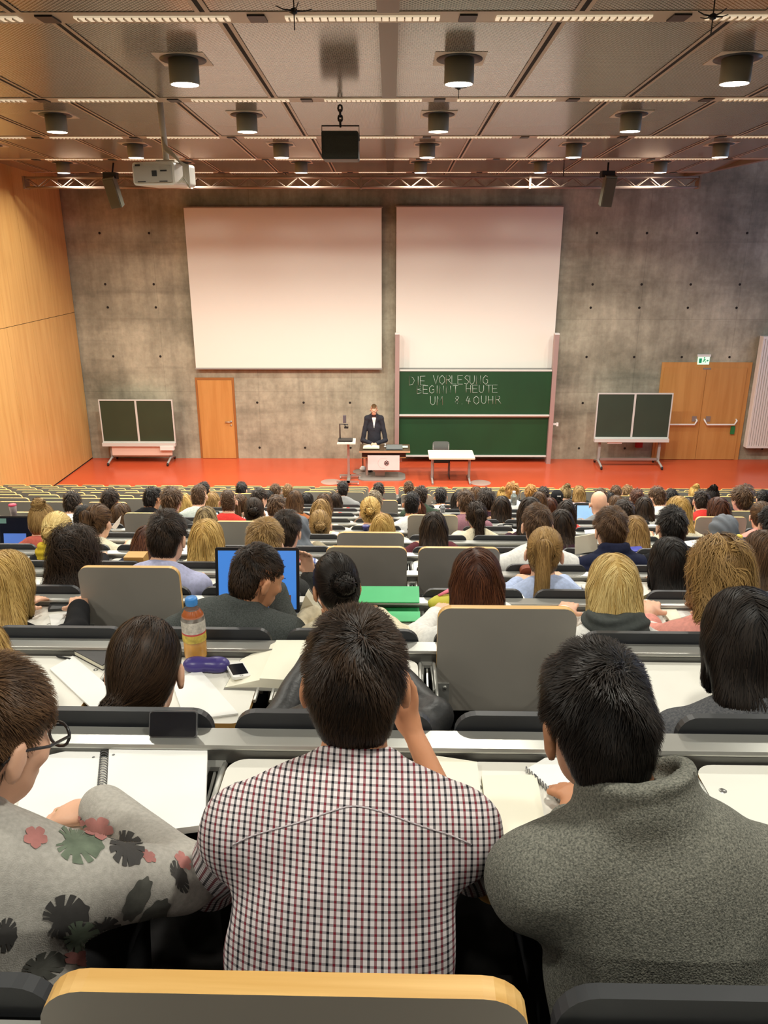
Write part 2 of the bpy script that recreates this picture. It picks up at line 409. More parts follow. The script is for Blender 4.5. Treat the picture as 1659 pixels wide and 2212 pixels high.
FONT = {'D': [[(0, 0), (0, 1), (.5, .9), (.75, .5), (.5, .1), (0, 0)]], 'I': [[(.15, 0), (.15, 1)]], 'E': [[(.7, 1), (0, 1), (0, 0), (.7, 0)], [(0, .5), (.6, .5)]],
 'V': [[(0, 1), (.35, 0), (.7, 1)]], 'O': [[(.4, 1), (.05, .75), (.05, .25), (.4, 0), (.75, .25), (.75, .75), (.4, 1)]], 'R': [[(0, 0), (0, 1), (.5, .95), (.6, .72), (.4, .5), (0, .48)], [(.3, .5), (.75, 0)]],
 'L': [[(0, 1), (0, 0), (.65, 0)]], 'S': [[(.65, .9), (.3, 1), (.05, .75), (.35, .52), (.65, .3), (.35, 0), (0, .12)]], 'U': [[(0, 1), (0, .2), (.25, 0), (.55, .1), (.65, .4), (.65, 1)]],
 'N': [[(0, 0), (0, 1), (.6, 0), (.6, 1)]], 'G': [[(.7, .85), (.4, 1), (.05, .7), (.05, .25), (.4, 0), (.7, .2), (.7, .5), (.45, .5)]], 'B': [[(0, 0), (0, 1), (.5, .92), (.5, .6), (0, .52), (.6, .4), (.6, .1), (0, 0)]],
 'T': [[(0, 1), (.8, 1)], [(.4, 1), (.4, 0)]], 'H': [[(0, 0), (0, 1)], [(.65, 0), (.65, 1)], [(0, .5), (.65, .5)]], 'M': [[(0, 0), (.05, 1), (.4, .35), (.75, 1), (.8, 0)]],
 '8': [[(.6, .85), (.3, 1), (.1, .78), (.55, .3), (.3, 0), (.05, .25), (.45, .6), (.6, .85)]], '4': [[(.35, 1), (.05, .4), (.7, .4)], [(.5, .75), (.4, 0)]], '0': [[(.4, 1), (.05, .75), (.05, .25), (.4, 0), (.75, .25), (.75, .75), (.4, 1)]], '.': [[(.1, .0), (.16, .06)]]}
cm = MB()
def chalk(txt, xs, y0, y1):
    for ch, xp in zip(txt, xs):
        if ch == ' ': continue
        for st in FONT[ch]:
            pts = []
            for (u, v) in st:
                px = xp+u*15; py = y1-(y1-y0)*v+(random.random()-.5)*1.0
                q = PY(px, py, BY-.024); pts.append((q.x-cx, -.024, q.z))
            cm.tube(pts, .010, 5, flat=.35)
chalk('DIE', [884, 901, 908], 813, 832); chalk('VORLESUNG', [936, 949, 964, 976, 989, 1003, 1015, 1029, 1043], 811, 830)
chalk('BEGINNT', [901, 914, 927, 942, 949, 964, 978], 833, 850); chalk('HEUTE', [1007, 1021, 1035, 1050, 1064], 832, 848)
chalk('UM', [930, 944], 856, 875); chalk('8.40', [982, 996, 1006, 1023], 856, 873); chalk('UHR', [1040, 1055, 1071], 855, 872)
cm.build('chalk_writing', CHALK, upper)
tag(r, 'dark green double sliding chalkboard with chalk writing in three lines', 'chalkboard')
# doors
def door_leaf(mb, x0, x1, z1, Y): mb.bx(x0, x1, Y, Y+.05, .01, z1)
p0 = PY(432, 817, WY); p1 = PY(510, 817, WY)
x0, x1, z1 = PY(436, 985, WY).x, PY(514, 985, WY).x, p0.z
d = empty('door_1', ((x0+x1)/2, WY, 0)); struct(d); hw = (x1-x0)/2
MB().bx(-hw+.04, hw-.04, -.035, -.001, .01, z1-.05).build('door_leaf', DOORW, d)
MB().bx(-hw-.02, -hw+.04, -.02, -.001, 0, z1-.05).bx(hw-.04, hw+.02, -.02, -.001, 0, z1-.05).bx(-hw-.02, hw+.02, -.02, -.001, z1-.05, z1+.02).build('door_frame', M('frame_wood', (150, 96, 48), .5), d)
MB().tube([(hw-.12, -.035, 1.02), (hw-.12, -.09, 1.02), (hw-.27, -.09, 1.02)], .012).lathe([(0, 0), (.028, 0), (.028, .012), (0, .012)], (hw-.12, -.035, 1.02), R=Matrix.Rotation(PI/2, 3, 'X')).lathe([(0, 0), (.02, 0), (.02, .012), (0, .012)], (hw-.12, -.035, .92), R=Matrix.Rotation(PI/2, 3, 'X')).build('door_handle', ALU, d)
x0, x1 = PY(1408, 990, WY).x, PY(1592, 990, WY).x; z1 = PY(1510, 784, WY).z
d = empty('door_2', ((x0+x1)/2, WY, 0)); struct(d); hw = (x1-x0)/2
for sx in (-1, 1):
    xa, xb = (-hw+.05, -.004) if sx < 0 else (.004, hw-.10)
    lf = MB().bx(xa, xb, -.04, -.002, .01, z1-.12).build('door_leaf', DOORW, d)
    zb_ = PY(1540, 917, WY-.1).z
    m = MB(); m.tube([(xa+.10, -.04, zb_+.13), (xa+.10, -.10, zb_+.10), (xa+.16, -.12, zb_), (xb-.16, -.12, zb_), (xb-.10, -.10, zb_+.10), (xb-.10, -.04, zb_+.13)], .022, 10)
    m.build('panic_bar', M('bar_white', (236, 234, 228), .3), lf)
    MB().box(((xb-.16) if sx < 0 else (xa+.20), -.045, zb_+.14), (.12, .012, .14)).build('lock_plate', ALU, lf)
    if sx > 0: MB().box((xb-.16, -.06, zb_-.16), (.10, .05, .22)).build('door_alarm', M('alarm_green', (40, 120, 66), .4), lf)
MB().bx(-hw-.02, -hw+.05, -.025, -.001, 0, z1-.12).bx(hw-.10, hw+.02, -.025, -.001, 0, z1-.12).bx(-hw-.02, hw+.02, -.025, -.001, z1-.12, z1+.02).build('door_frame', DOORW, d)
MB().bx(-.10, .10, -.05, -.02, z1-.16, z1-.12).build('door_closer', ALU, d)
# exit sign
p = PY(1521, 776, WY-.06)
s = empty('exit_sign', (p.x, WY, p.z-.08))
MB().bx(-.17, .17, -.05, 0, .14, .20).build('sign_bracket', WHITEP, s)
MB().bx(-.15, .15, -.045, -.015, -.06, .14).build('sign_panel', M('sign_white', (214, 240, 222), .4, emit=(190, 240, 205), es=.7), s)
g = MB()
g.box((-.085, -.047, .04), (.07, .004, .12)); g.tube([(-.02, -.048, .01), (.01, -.048, .05), (.005, -.048, .09)], .012, 6); g.tube([(.01, -.048, .05), (.04, -.048, .03), (.05, -.048, -.01)], .008, 6)
g.tube([(.005, -.048, .08), (.05, -.048, .07)], .007, 6); g.lathe([(0, 0), (.016, 0), (.016, .004), (0, .004)], (.012, -.046, .115), 12, R=Matrix.Rotation(PI/2, 3, 'X'))
g.box((.10, -.047, .04), (.05, .004, .025)).add([(.07, -.048, .04), (.10, -.048, .075), (.10, -.048, .005)], [(0, 1, 2), (2, 1, 0)])
g.build('running_figure', M('sign_green', (10, 130, 84), .5, emit=(10, 140, 90), es=.4), s)
tag(s, 'small lit green and white emergency exit sign above the double wooden door', 'exit sign')
# ribbed radiator by the double door
p0 = PY(1613, 968, WY-.25); p1 = PY(1655, 727, WY-.25)
r = empty('ribbed_radiator', (p0.x+.75, WY-.25, p0.z)); hh = p1.z-p0.z
RAD = M('radiator_white', (226, 222, 216), .45)
m = MB()
for k in range(24): m.bx(-.75+k*.0625, -.75+k*.0625+.045, 0, .03, .06, hh-.06)
m.build('ribs', RAD, r); MB().bx(-.76, .76, .03, .20, .06, hh-.06).bx(-.76, .76, -.005, .2, 0, .06).bx(-.76, .76, -.005, .2, hh-.06, hh).build('radiator_body', RAD, r)
tag(r, 'tall white ribbed radiator hung on the concrete wall beyond the double door', 'radiator')
# mobile boards
MBG = M('mobile_board_green', (44, 56, 34), 0.6, var=0.08, scale=2); MBG2 = M('mobile_board_green_b', (44, 58, 44), 0.6, var=.06, scale=2)
def mobile_board(px, Y, label, shelf, green):
    p = [PY(a, b_, Y) for a, b_ in px]  # tl tr br bl
    x0 = (p[0].x+p[3].x)/2; x1 = (p[1].x+p[2].x)/2; z1 = p[0].z; z0 = p[3].z; w = x1-x0; h = z1-z0
    r = empty('mobile_chalkboard', ((x0+x1)/2, Y, 0))
    for sx in (-1, 1):
        xa, xb = (-w/2+.03, -.02) if sx < 0 else (.02, w/2-.03)
        MB().bx(xa, xb, -.01, .02, z0+.03, z1-.03).build('board_panel', green, r)
    MB().bx(-w/2, w/2, -.02, .03, z1-.03, z1).bx(-w/2, w/2, -.02, .03, z0-.0, z0+.03).bx(-w/2, -w/2+.03, -.02, .03, z0+.03, z1-.03).bx(w/2-.03, w/2, -.02, .03, z0+.03, z1-.03).bx(-.025, .025, -.018, .03, z0+.03, z1-.03).build('board_frame', M('frame_light', (196, 196, 190), .5), r)
    MB().bx(-w/2, w/2, -.10, .03, z0-.09, z0).build('chalk_tray', M('frame_light', (196, 196, 190), .5), r)
    for sx in (-1, 1):
        lg = MB(); lx = sx*(w/2-.18)
        lg.bx(lx-.03, lx+.03, .03, .09, .12, z0+.05); lg.tube([(lx+sx*.0, -.32, .07), (lx, .06, .16), (lx, .40, .07)], .028, 8)
        l = lg.build('leg', GREYM, r)
        for yy in (-.32, .40):
            MB().lathe([(0, -.02), (.04, -.02), (.045, 0), (.04, .02), (0, .02)], (lx, yy, .045), 14, R=Matrix.Rotation(PI/2, 3, 'Y')).build('caster', BLACK, l)
    MB().bx(-w/2+.2, w/2-.2, .03, .08, .16, .22).build('cross_bar', ALU, r)
    if shelf:
        MB().bx(-w/2+.22, w/2-.12, -.04, .03, .22, z0-.09).build('lower_panel', M('pale_panel', (214, 186, 170), .5), r)
        MB().bx(w/2-.40, w/2-.04, -.12, .0, z0-.19, z0-.08).build('storage_box', WHITEP, r)
    else:
        MB().bx(-w/2+.35, -w/2+.72, -.06, .0, z0-.14, z0-.09).build('storage_box', WHITEP, r)
    tag(r, label, 'chalkboard', 'mobile two-panel chalkboards'); return r
mobile_board([(213, 863), (372, 863), (380, 955), (222, 955)], WY-.5, 'mobile two-panel chalkboard with pink lower panel near the wooden wall', True, MBG)
mobile_board([(1290, 849), (1452, 849), (1446, 946), (1284, 946)], WY-.75, 'mobile two-panel chalkboard standing partly before the double door', False, MBG2)
# small red and black things on the wall behind the second board
p = PY(1380, 958, WY-.05); tag(MB().box((p.x, WY-.06, p.z), (.17, .12, .2)).box((p.x, WY-.06, p.z+.12), (.13, .1, .04)).build('fire_hose_box', M('fire_red', (150, 24, 22), .5)), 'small dark red fire box on the concrete wall under the mobile chalkboard', 'fire box')
# ---------------- lectern and around
DW = M('lectern_walnut', (84, 66, 48), .4, var=.15, scale=6, stretch=(1, 4, 1)); DW2 = M('lectern_dark', (34, 22, 16), .45)
LY = 18.55
p = PY(827, 975, LY); zt = p.z
r = empty('lectern', (PY(828, 1036, LY+.35).x, LY+.35, 0)); lx = r.location.x
xa, xb = PY(776, 975, LY).x-lx, PY(886, 975, LY).x-lx
MB().prism([(xa, -.35, zt-.03), (xb, -.35, zt-.03), (xb, .22, zt+.0), (xa, .22, zt+.0)], (0, 0, .035)).build('top', DW, r)
MB().bx(xa, xb, -.36, -.345, zt-.035, zt+.008).build('top_edge', M('lectern_edge', (176, 146, 116), .5), r)
MB().bx(xa+.06, xb-.10, -.27, .16, zt-.17, zt-.035).build('drawer_box', DW2, r)
MB().bx(xa+.06, xb-.10, -.275, -.27, zt-.185, zt-.165).build('box_edge', M('lectern_edge2', (150, 110, 70), .5), r)
for bb in ((xa+.38, xa+.62, -.06, .10, .024, zt-.17), (xa+.14, xa+.2, 0, .08, .024, zt-.17), (xb-.30, xb-.2, -.06, .1, .4, zt-.17)): MB().bx(*bb).build('column', M('column_pink', (190, 160, 148), .4, .2), r)
qa, qb = PY(794, 985, LY-.02), PY(863, 1017, LY-.02)
fp = MB().bx(qa.x-lx, qb.x-lx, -.32, -.30, qb.z, qa.z).build('front_panel', M('panel_white', (232, 206, 204), .35), r)
# emblem: interlaced knot and a thin open ring
em = MB(); kx, kz = PY(835, 1001, LY).x-lx, PY(835, 1001, LY).z
for k in range(6):
    a = PI/2+k*PI/3; c0 = Vector((kx+.036*math.cos(a), -.323, kz+.036*math.sin(a)))
    em.tube([c0+Vector((.024*math.cos(t), 0, .024*math.sin(t))) for t in np.linspace(0, 2*PI, 13)], .0055, 5)
em.build('emblem_knot', BLACK, fp)
rg = MB(); rg.tube([(kx-.08+.13*math.cos(t), -.321, kz+.0+.13*math.sin(t)) for t in np.linspace(.9, 5.2, 26)], .0025, 4, flat=.5)
rg.build('emblem_ring', M('ring_grey', (176, 160, 158), .5), fp)
MB().prism([(x_, y_, 0.0) for (x_, y_) in rrect(-.62, .55, -.42, .30, .2)], (0, 0, .025)).build('base_plate', M('base_grey', (150, 140, 132), .5, .2), r)
tag(r, 'dark wooden lectern with white emblem panel in front of the speaker', 'lectern')
# things on the lectern
top = lambda px, py, Y: PY(px, py, Y)
def openbook(name, c, w, dpt, rz, label, thick=.03, mat=None, par=None, cat='book'):
    PAGE = mat or M('page_cream', (236, 228, 204), .8, var=.05, scale=30)
    r = empty(name, c, rz)
    for sx in (-1, 1):
        m = MB(); n = 10; prof = []
        for k in range(n+1):
            t = k/n; prof.append((sx*t*w/2, thick*(.45+.9*math.sin(PI*min(1, t*1.05)**.6)*.55) if t < 1 else thick*.35))
        poly = [(0, -dpt/2, 0)]+[(x_, -dpt/2, z_+.002) for x_, z_ in prof]+[(sx*w/2, -dpt/2, 0)]
        m.prism(poly, (0, dpt, 0), smooth_side=True)
        m.build('pages', PAGE, r)
    MB().bx(-w/2-.004, w/2+.004, -dpt/2-.004, dpt/2+.004, -.002, .002).build('cover', M('cover_dark', (70, 60, 50), .6), r)
    return tag(r, label, cat)
openbook('open_book', (PY(802, 948, LY+.3).x, LY+.24, zt+.037), .40, .26, 0, 'open book lying on the lectern in front of the speaker', .05)
px_ = PY(852, 955, LY+.25); tag(MB().box((px_.x, LY+.25, zt+.045), (.40, .34, .02), R=Matrix.Rotation(.06, 3, 'X')).build('grey_tablet', M('tablet_grey', (112, 118, 118), .4)), 'flat grey control screen lying on the lectern', 'control screen')
px_ = PY(875, 950, LY+.3); tag(MB().box((px_.x, LY+.3, zt+.04), (.14, .16, .012)).build('note_card', M('card_mint', (216, 226, 206), .7)), 'pale note card at the outer corner of the lectern top', 'paper')
px_ = PY(832, 948, LY+.3); m = MB(); m.lathe([(0, 0), (.03, 0), (.03, .01), (.008, .015)], (px_.x, LY+.3, zt+.035)); m.tube([(px_.x, LY+.3, zt+.04), (px_.x, LY+.3, zt+.12)], .012); tag(m.build('desk_microphone', WHITEP), 'small white microphone stub standing on the lectern', 'microphone')
# document camera cart
CY = 18.45
c0 = PY(752, 1038, CY); r = empty('document_camera_cart', (c0.x, CY, 0))
zt2 = PY(752, 957, CY-.2).z
def rel(px, py, Y): q = PY(px, py, Y); return (q.x-c0.x, Y-CY, q.z)
t0 = rel(728, 963, CY-.25); t1 = rel(768, 963, CY-.25)
MB().prism([(t0[0], -.25, zt2-.02), (t1[0], -.25, zt2-.02), (t1[0]-.01, .16, zt2), (t0[0]+.06, .16, zt2)], (0, 0, .03)).build('tray', M('tray_white', (226, 220, 206), .4), r)
xp = rel(753, 1000, CY)[0]
MB().bx(xp-.028, xp+.028, -.03, .03, .08, zt2).build('column', ALU, r)
MB().bx(-.26, .28, -.33, -.27, .06, .10).bx(-.22, .30, .22, .28, .06, .10).bx(xp-.04, xp+.04, -.33, .28, .06, .10).build('base_frame', ALU, r)
for (x_, y_) in ((-.24, -.3), (.26, -.3), (-.2, .25), (.28, .25)):
    MB().lathe([(0, -.015), (.035, -.015), (.04, 0), (.035, .015), (0, .015)], (x_, y_, .04), 12, R=Matrix.Rotation(PI/2, 3, 'Y')).build('caster', M('caster_grey', (180, 176, 168), .5), r)
tag(r, 'slim white-topped metal cart on casters beside the lectern', 'cart')
v = MB(); zb_ = zt2+.032
xa, xb = rel(731, 960, CY-.05)[0], rel(762, 960, CY-.05)[0]
r2 = empty('document_camera', (c0.x, CY-.05, zb_))
MB().bx(xa, xb, -.14, .10, 0, .035).build('base_plate', M('camera_dark', (60, 58, 56), .5), r2)
za_ = PY(736, 916, CY).z-zb_; zh = PY(746, 903, CY).z-zb_
MB().tube([(xa+.04, .05, .03), (xa+.04, .05, za_), (xa+.24, -.02, za_)], .016, 8).build('arm', M('camera_dark', (60, 58, 56), .5), r2)
MB().box((xa+.16, -.02, (za_+zh)/2+.06), (.075, .08, .18)).build('camera_head', M('camera_grey', (84, 80, 86), .5), r2)
MB().box((xa+.20, -.05, za_-.06), (.10, .08, .035)).tube([(xa+.16, -.03, za_), (xa+.2, -.05, za_-.06)], .012).build('mirror_unit', BLACK, r2)
tag(r2, 'dark document camera on a thin arm standing on the cart', 'document camera')
# thin floor stand with white foot left of the lectern
c1 = PY(784, 1014, LY+.75); m = empty('floor_stand', (c1.x, LY+.75, 0))
MB().tube([(0, 0, .03), (0, 0, .78)], .012).build('pole', DARKM, m); MB().lathe([(0, .05), (.07, .05), (.09, .09), (.05, .14), (.02, .16)], n=16).build('foot_cup', WHITEP, m)
MB().lathe([(0, .0), (.26, 0), (.26, .012), (0, .012)], n=24).build('floor_disc', M('disc_grey', (150, 132, 122), .5), m)
tag(m, 'thin dark stand with a white foot on a round floor plate behind the lectern', 'stand')
for (px, py, lab) in ((1038, 1043, 'round grey floor outlet cover beside the white table'), (715, 1041, 'round grey floor outlet cover beside the camera cart')):
    q = PZ(px, py, 0.0); tag(MB().lathe([(0, .008), (.22, .008), (.25, 0.0)], (q.x, q.y, 0.002), 28).build('floor_outlet', M('outlet_grey', (168, 142, 130), .5)), lab, 'floor outlet')
# white table
TY0 = 18.15; a = PY(927, 990, TY0); b2 = PY(1027, 990, TY0); tz = a.z; TY1 = PZ(919, 972, tz).y
r = empty('white_table', ((a.x+b2.x)/2, (TY0+TY1)/2, 0)); w2 = (b2.x-a.x)/2; dh = (TY1-TY0)/2
MB().prism([(x_, y_, tz-.03) for x_, y_ in rrect(-w2, w2, -dh, dh, .03)], (0, 0, .03), 0, 1, 0).build('tabletop', [M('table_white', (236, 228, 210), .4), M('table_edge', (214, 190, 160), .5)], r)
for sx in (-1, 1):
    lx_ = sx*(w2-.10)
    MB().bx(lx_-.03, lx_+.03, -.02, .04, .04, tz-.03).tube([(lx_, -dh+.02, .03), (lx_, 0, .07), (lx_, dh-.05, .03)], .025, 8).build('leg', GREYM, r)
MB().bx(-w2+.1, w2-.1, -.01, .03, tz-.09, tz-.03).build('beam', GREYM, r)
tag(r, 'empty white table with metal legs before the chalkboard', 'table')
CHY = TY1-.10; ch = PY(952, 1035, CHY); r = empty('stage_chair', (ch.x, CHY, 0)); CHM = M('chair_black', (40, 38, 38), .5)
MB().prism([(x_, y_, .42) for x_, y_ in rrect(-.21, .21, -.2, .2, .05)], (0, 0, .03)).build('seat', CHM, r)
bk = MB(); pts = [(x_, z_) for x_, z_ in rrect(-.21, .21, .62, .86, .07)]
bk.prism([(x_, .21+.03*(z_-.6), z_) for x_, z_ in pts], (0, .025, 0)); bk.build('backrest', M('chair_back_grey', (86, 88, 86), .5), r)
for sx in (-1, 1): MB().tube([(sx*.2, -.18, .42), (sx*.2, -.2, .02), (sx*.2, .2, .02), (sx*.2, .2, .42), (sx*.19, .23, .84)], .012, 8).build('leg_frame', M('chair_steel', (110, 104, 98), .35, .6), r)
tag(r, 'black cantilever chair pushed under the white table', 'chair')
# ================================================================== hung from the ceiling
# projector
Y0 = 10.0; c = PY(357, 378, Y0); r = empty('projector', (c.x, Y0, c.z))
k = depth(c)/FPX
PW = M('projector_white', (226, 220, 208), .4)
w_, h_ = 108*k, 46*k
MB().prism([(x_, -.22, z_) for x_, z_ in rrect(-w_/2, w_/2*.82, -h_/2, h_/2, .04)], (0, .5, 0)).build('case', PW, r, rot=(0, 0, -.25))
MB().bx(-w_/2+.03, w_/2*.72, -.245, -.215, -h_/2+.03, h_/2-.04).build('rear_panel', M('projector_panel', (176, 170, 158), .5), r, rot=(0, 0, -.25))
for bb in ((-.03, .03, -.252, -.24, -.03, .03), (.08, .16, -.252, -.24, .02, .035), (-.22, -.12, -.252, -.24, -.09, -.08), (.06, .16, -.252, -.24, -.09, -.08), (-.24, -.18, -.252, -.24, .08, .1)): MB().bx(*bb).build('socket', DARKM, r, rot=(0, 0, -.25))
pt = PY(345, 222, Y0); pm = (pt.x-c.x, 0, ZC+.14-c.z)
MB().tube([(pm[0]*.9+.01, 0.05, h_/2), pm], .035, 10).build('pole', M('pole_white', (214, 206, 192), .4), r)
MB().box((pm[0]*.9+.02, .05, h_/2+.02), (.22, .2, .03)).build('mount_plate', PW, r)
cb = MB()
for kk in range(5):
    o_ = kk*.018
    cb.tube([(pm[0]*.7, 0, h_/2+.28-o_), (.02+o_, -.02, h_/2+.14), (.16+o_, -.08, h_/2+.05-o_), (.26+o_*.8, -.16, h_/2-.03), (.27+o_*.8, -.22, -.08-o_), (.2+o_, -.25, -.10+o_)], .011, 6)
cb.build('cable_bundle', M('cable_white', (210, 202, 184), .5), r)
tag(r, 'white projector with looping cables hanging from a pole', 'projector')
# dark hanging box
Y0 = 9.6; c = PY(736, 316, Y0); k = depth(c)/FPX; r = empty('hanging_loudspeaker', (c.x, Y0, c.z)); BXM = M('box_dark_green', (44, 46, 38), .5)
MB().prism([(x_, -.15, z_) for x_, z_ in rrect(-39*k, 39*k, -28*k, 27*k, .02)], (0, .38, 0)).build('case', BXM, r)
MB().bx(-36*k, 36*k, -.155, -.14, -25*k, 18*k).build('front_grille', M('grille_dark', (52, 52, 42), .7, var=.2, scale=120), r)
MB().tube([(-40*k, 0, 10*k), (-40*k, 0, 40*k), (40*k, 0, 40*k), (40*k, 0, 10*k)], .008, 6).build('yoke', DARKM, r)
ch = MB(); zt_ = ZC-c.z; n = int((zt_-40*k)/.05)
for i in range(n):
    zz_ = 40*k+.025+i*.05
    ch.tube([Vector((.022*math.cos(t)*(1 if i % 2 else 0), .022*math.cos(t)*(0 if i % 2 else 1), zz_+.034*math.sin(t))) for t in np.linspace(0, 2*PI, 9)], .012, 5)
ch.build('chain', DARKM, r)
tag(r, 'dark green box hanging by a chain below the ceiling', 'loudspeaker')
# line loudspeakers at the truss
for (px, py, tx, ty, lab, tilt) in ((245, 415, 243, 350, 'slim grey loudspeaker hanging near the wooden wall', -.14), (1313, 412, 1316, 350, 'slim grey loudspeaker hanging above the second mobile chalkboard', .05)):
    Y0 = 17.3; c = PY(px, py, Y0); k = depth(c)/FPX; r = empty('line_loudspeaker', (c.x, Y0, c.z))
    R = Matrix.Rotation(tilt, 3, 'Y') @ Matrix.Rotation(.28, 3, 'X')
    MB().box((0, 0, 0), (24*k, .22, 62*k), R=R).build('case', M('speaker_grey', (110, 112, 98), .5), r)
    MB().box(R @ Vector((0, -.12, -.01)), (21*k, .02, 58*k), R=R).build('grille', M('speaker_grille', (86, 88, 74), .7), r)
    MB().tube([(-.02, .05, 28*k), (PY(tx, ty, Y0).x-c.x, .05, ZC+.05-c.z)], .02, 8).build('pole', DARKM, r)
    MB().box((-.03, .03, 33*k), (.26, .2, .12)).build('bracket', BLACK, r)
    tag(r, lab, 'loudspeaker', 'slim hanging loudspeakers')
# truss
Y0 = 17.9; xa = PY(56, 393, Y0).x; xb = PY(1508, 393, Y0).x; zt_ = PY(800, 384, Y0).z; zb_ = PY(800, 405, Y0).z
TR = M('truss_alu', (150, 128, 112), .8, 0)
r = empty('lighting_truss', ((xa+xb)/2, Y0, (zt_+zb_)/2)); L_ = xb-xa; hh = (zt_-zb_)/2
for (yy, zz_) in ((-hh, hh), (hh, hh), (-hh, -hh), (hh, -hh)): MB().tube([(-L_/2, yy, zz_), (L_/2, yy, zz_)], .02, 8).build('chord', TR, r)
for yy in (-hh, hh):
    m = MB(); n = int(L_/.26)
    for i in range(n):
        x_ = -L_/2+i*L_/n; m.tube([(x_, yy, -hh if i % 2 else hh), (x_+L_/n, yy, hh if i % 2 else -hh)], .010, 5, caps=False)
    m.build('lattice', TR, r)
for i in range(5):
    x_ = -L_/2+i*L_/4; m = MB(); m.bx(x_-.02, x_+.02, -hh-.03, hh+.03, -hh-.03, hh+.03); m.build('joint_plate', M('truss_joint', (150, 126, 108), .5, .5), r)
for sx in (-.6, .6): MB().tube([(sx*L_/2, 0, hh), (sx*L_/2, 0, ZC+.1-r.location.z)], .012, 6).build('hanger', DARKM, r)
tag(r, 'long aluminium lighting truss hanging across the room before the concrete wall', 'truss')
# ceiling microphones: black crosses with a stem
for (px, py, Y0, lab) in ((635, 24, 5.6, 'black four-armed ceiling microphone at the top edge over the projector'), (1540, 36, 5.6, 'black four-armed ceiling microphone below the first light strip, window side'), (991, 190, 8.9, 'small black four-armed ceiling microphone below a round downlight')):
    c = PY(px, py, Y0); k = depth(c)/FPX; r = empty('ceiling_microphone', c); s_ = 40*k if Y0 < 7 else 23*k
    m = MB()
    for a in range(4):
        t = a*PI/2+.35; m.tube([(0, 0, 0), (s_*.6*math.cos(t), s_*.6*math.sin(t), .005), (s_*math.cos(t), s_*math.sin(t), .02)], [.007, .004, .003], 6)
    m.build('arms', BLACK, r); MB().lathe([(0, -.022), (.02, -.012), (.02, .012), (0, .022)], n=12).build('hub', BLACK, r)
    MB().tube([(0, 0, -.9*s_), (0, 0, ZC+.02-c.z)], .004, 6).build('stem', BLACK, r)
    tag(r, lab, 'microphone', 'black ceiling microphones')
# ================================================================== seating terraces and desk rows
NR = 17; PITCHY = 0.90; RISE = 0.2493; SEATW = 0.533; SX0 = -0.137; SHEAR = 0.012
def DK(k, x=0.0): return (.66 if k else .615)+PITCHY*k-SHEAR*x
def ZK(k): return HC-.857-RISE*k          # rail top
def FK(k): return ZK(k)-.75               # floor under the writers of row k
CARPET = M('carpet_dark', (44, 42, 42), 0.95, var=.15, scale=40)
b = MB()
b.bx(XL, XR, YB, DK(0)+.02, -.1, FK(0))
for k in range(1, NR): b.bx(XL, XR, DK(k-1)+.02, DK(k)+(.02 if k < NR-1 else .06), -.1, max(FK(k), 0.004))
struct(b.build('floor_terrace', CARPET))
LAM = M('laminate_white', (226, 224, 214), 0.42); UND = M('laminate_grey', (150, 145, 136), 0.5)
RAILM = M('rail_aluminium', (178, 178, 172), 0.33, 0.7, var=.04, scale=2, stretch=(.2, 4, 4)); RAILD = M('rail_grey', (104, 104, 100), 0.4, 0.4)
SEATM = M('seat_charcoal', (46, 48, 51), 0.42, spec=.5); BRK = M('bracket_alu', (186, 186, 180), .35, .6)
BOLT = M('bolt', (150, 150, 146), .3, .8)
TW = .468/2; TD = .395
def plate(w, d, t, r, nrm='z'):
    pass
# shared part meshes (local to the row; x along the row)
m = MB(); poly = [(x_, y_, 0) for x_, y_ in rrect(-TW, TW, -TD, 0, .045, corners=(1, 1, 1, 1))]
m.prism(poly, (0, 0, -.021), 1, 2, 0)
for sx in (-1, 1):
    for yy in (-.09, -.18): m.lathe([(.009, 0.0), (.007, .0012), (0, .0012)], (sx*(TW-.035), yy, 0), 8, mi=3)
def mk(mb, name, mats):
    o = mb.build(name, mats); me = o.data; bpy.data.objects.remove(o); return me
ME_TOP = mk(m, 'tabletop', [LAM, LAM, PLY, BOLT])
m = MB(); poly = [(x_, 0, z_) for x_, z_ in rrect(-TW, TW, 0, .405, .045)]
m.prism(poly, (0, .025, 0), 0, 2, 1)
for sx in (-1,):
    m.bx(sx*TW-.008, sx*TW+.045, -.007, -.001, .02, .115, 3)
    for zz_ in (.035, .10): m.lathe([(.007, 0), (.006, .005), (0, .005)], (sx*TW+.03, -.007, zz_), 8, mi=3, R=Matrix.Rotation(PI/2, 3, 'X'))
ME_FOLD = mk(m, 'tabletop', [UND, UND, PLY, BRK])
m = MB()
pr_ = rrect(-.24, .24, -.36, .032, .05)
m.prism([(x_, 0, z_) for x_, z_ in pr_], (0, .022, 0)); ME_BACK = mk(m, 'backrest', [SEATM])
m = MB(); m.prism([(x_, y_, 0) for x_, y_ in rrect(-.21, .21, 0, .36, .07)], (0, 0, .03)); ME_SEAT = mk(m, 'seat', [SEATM])
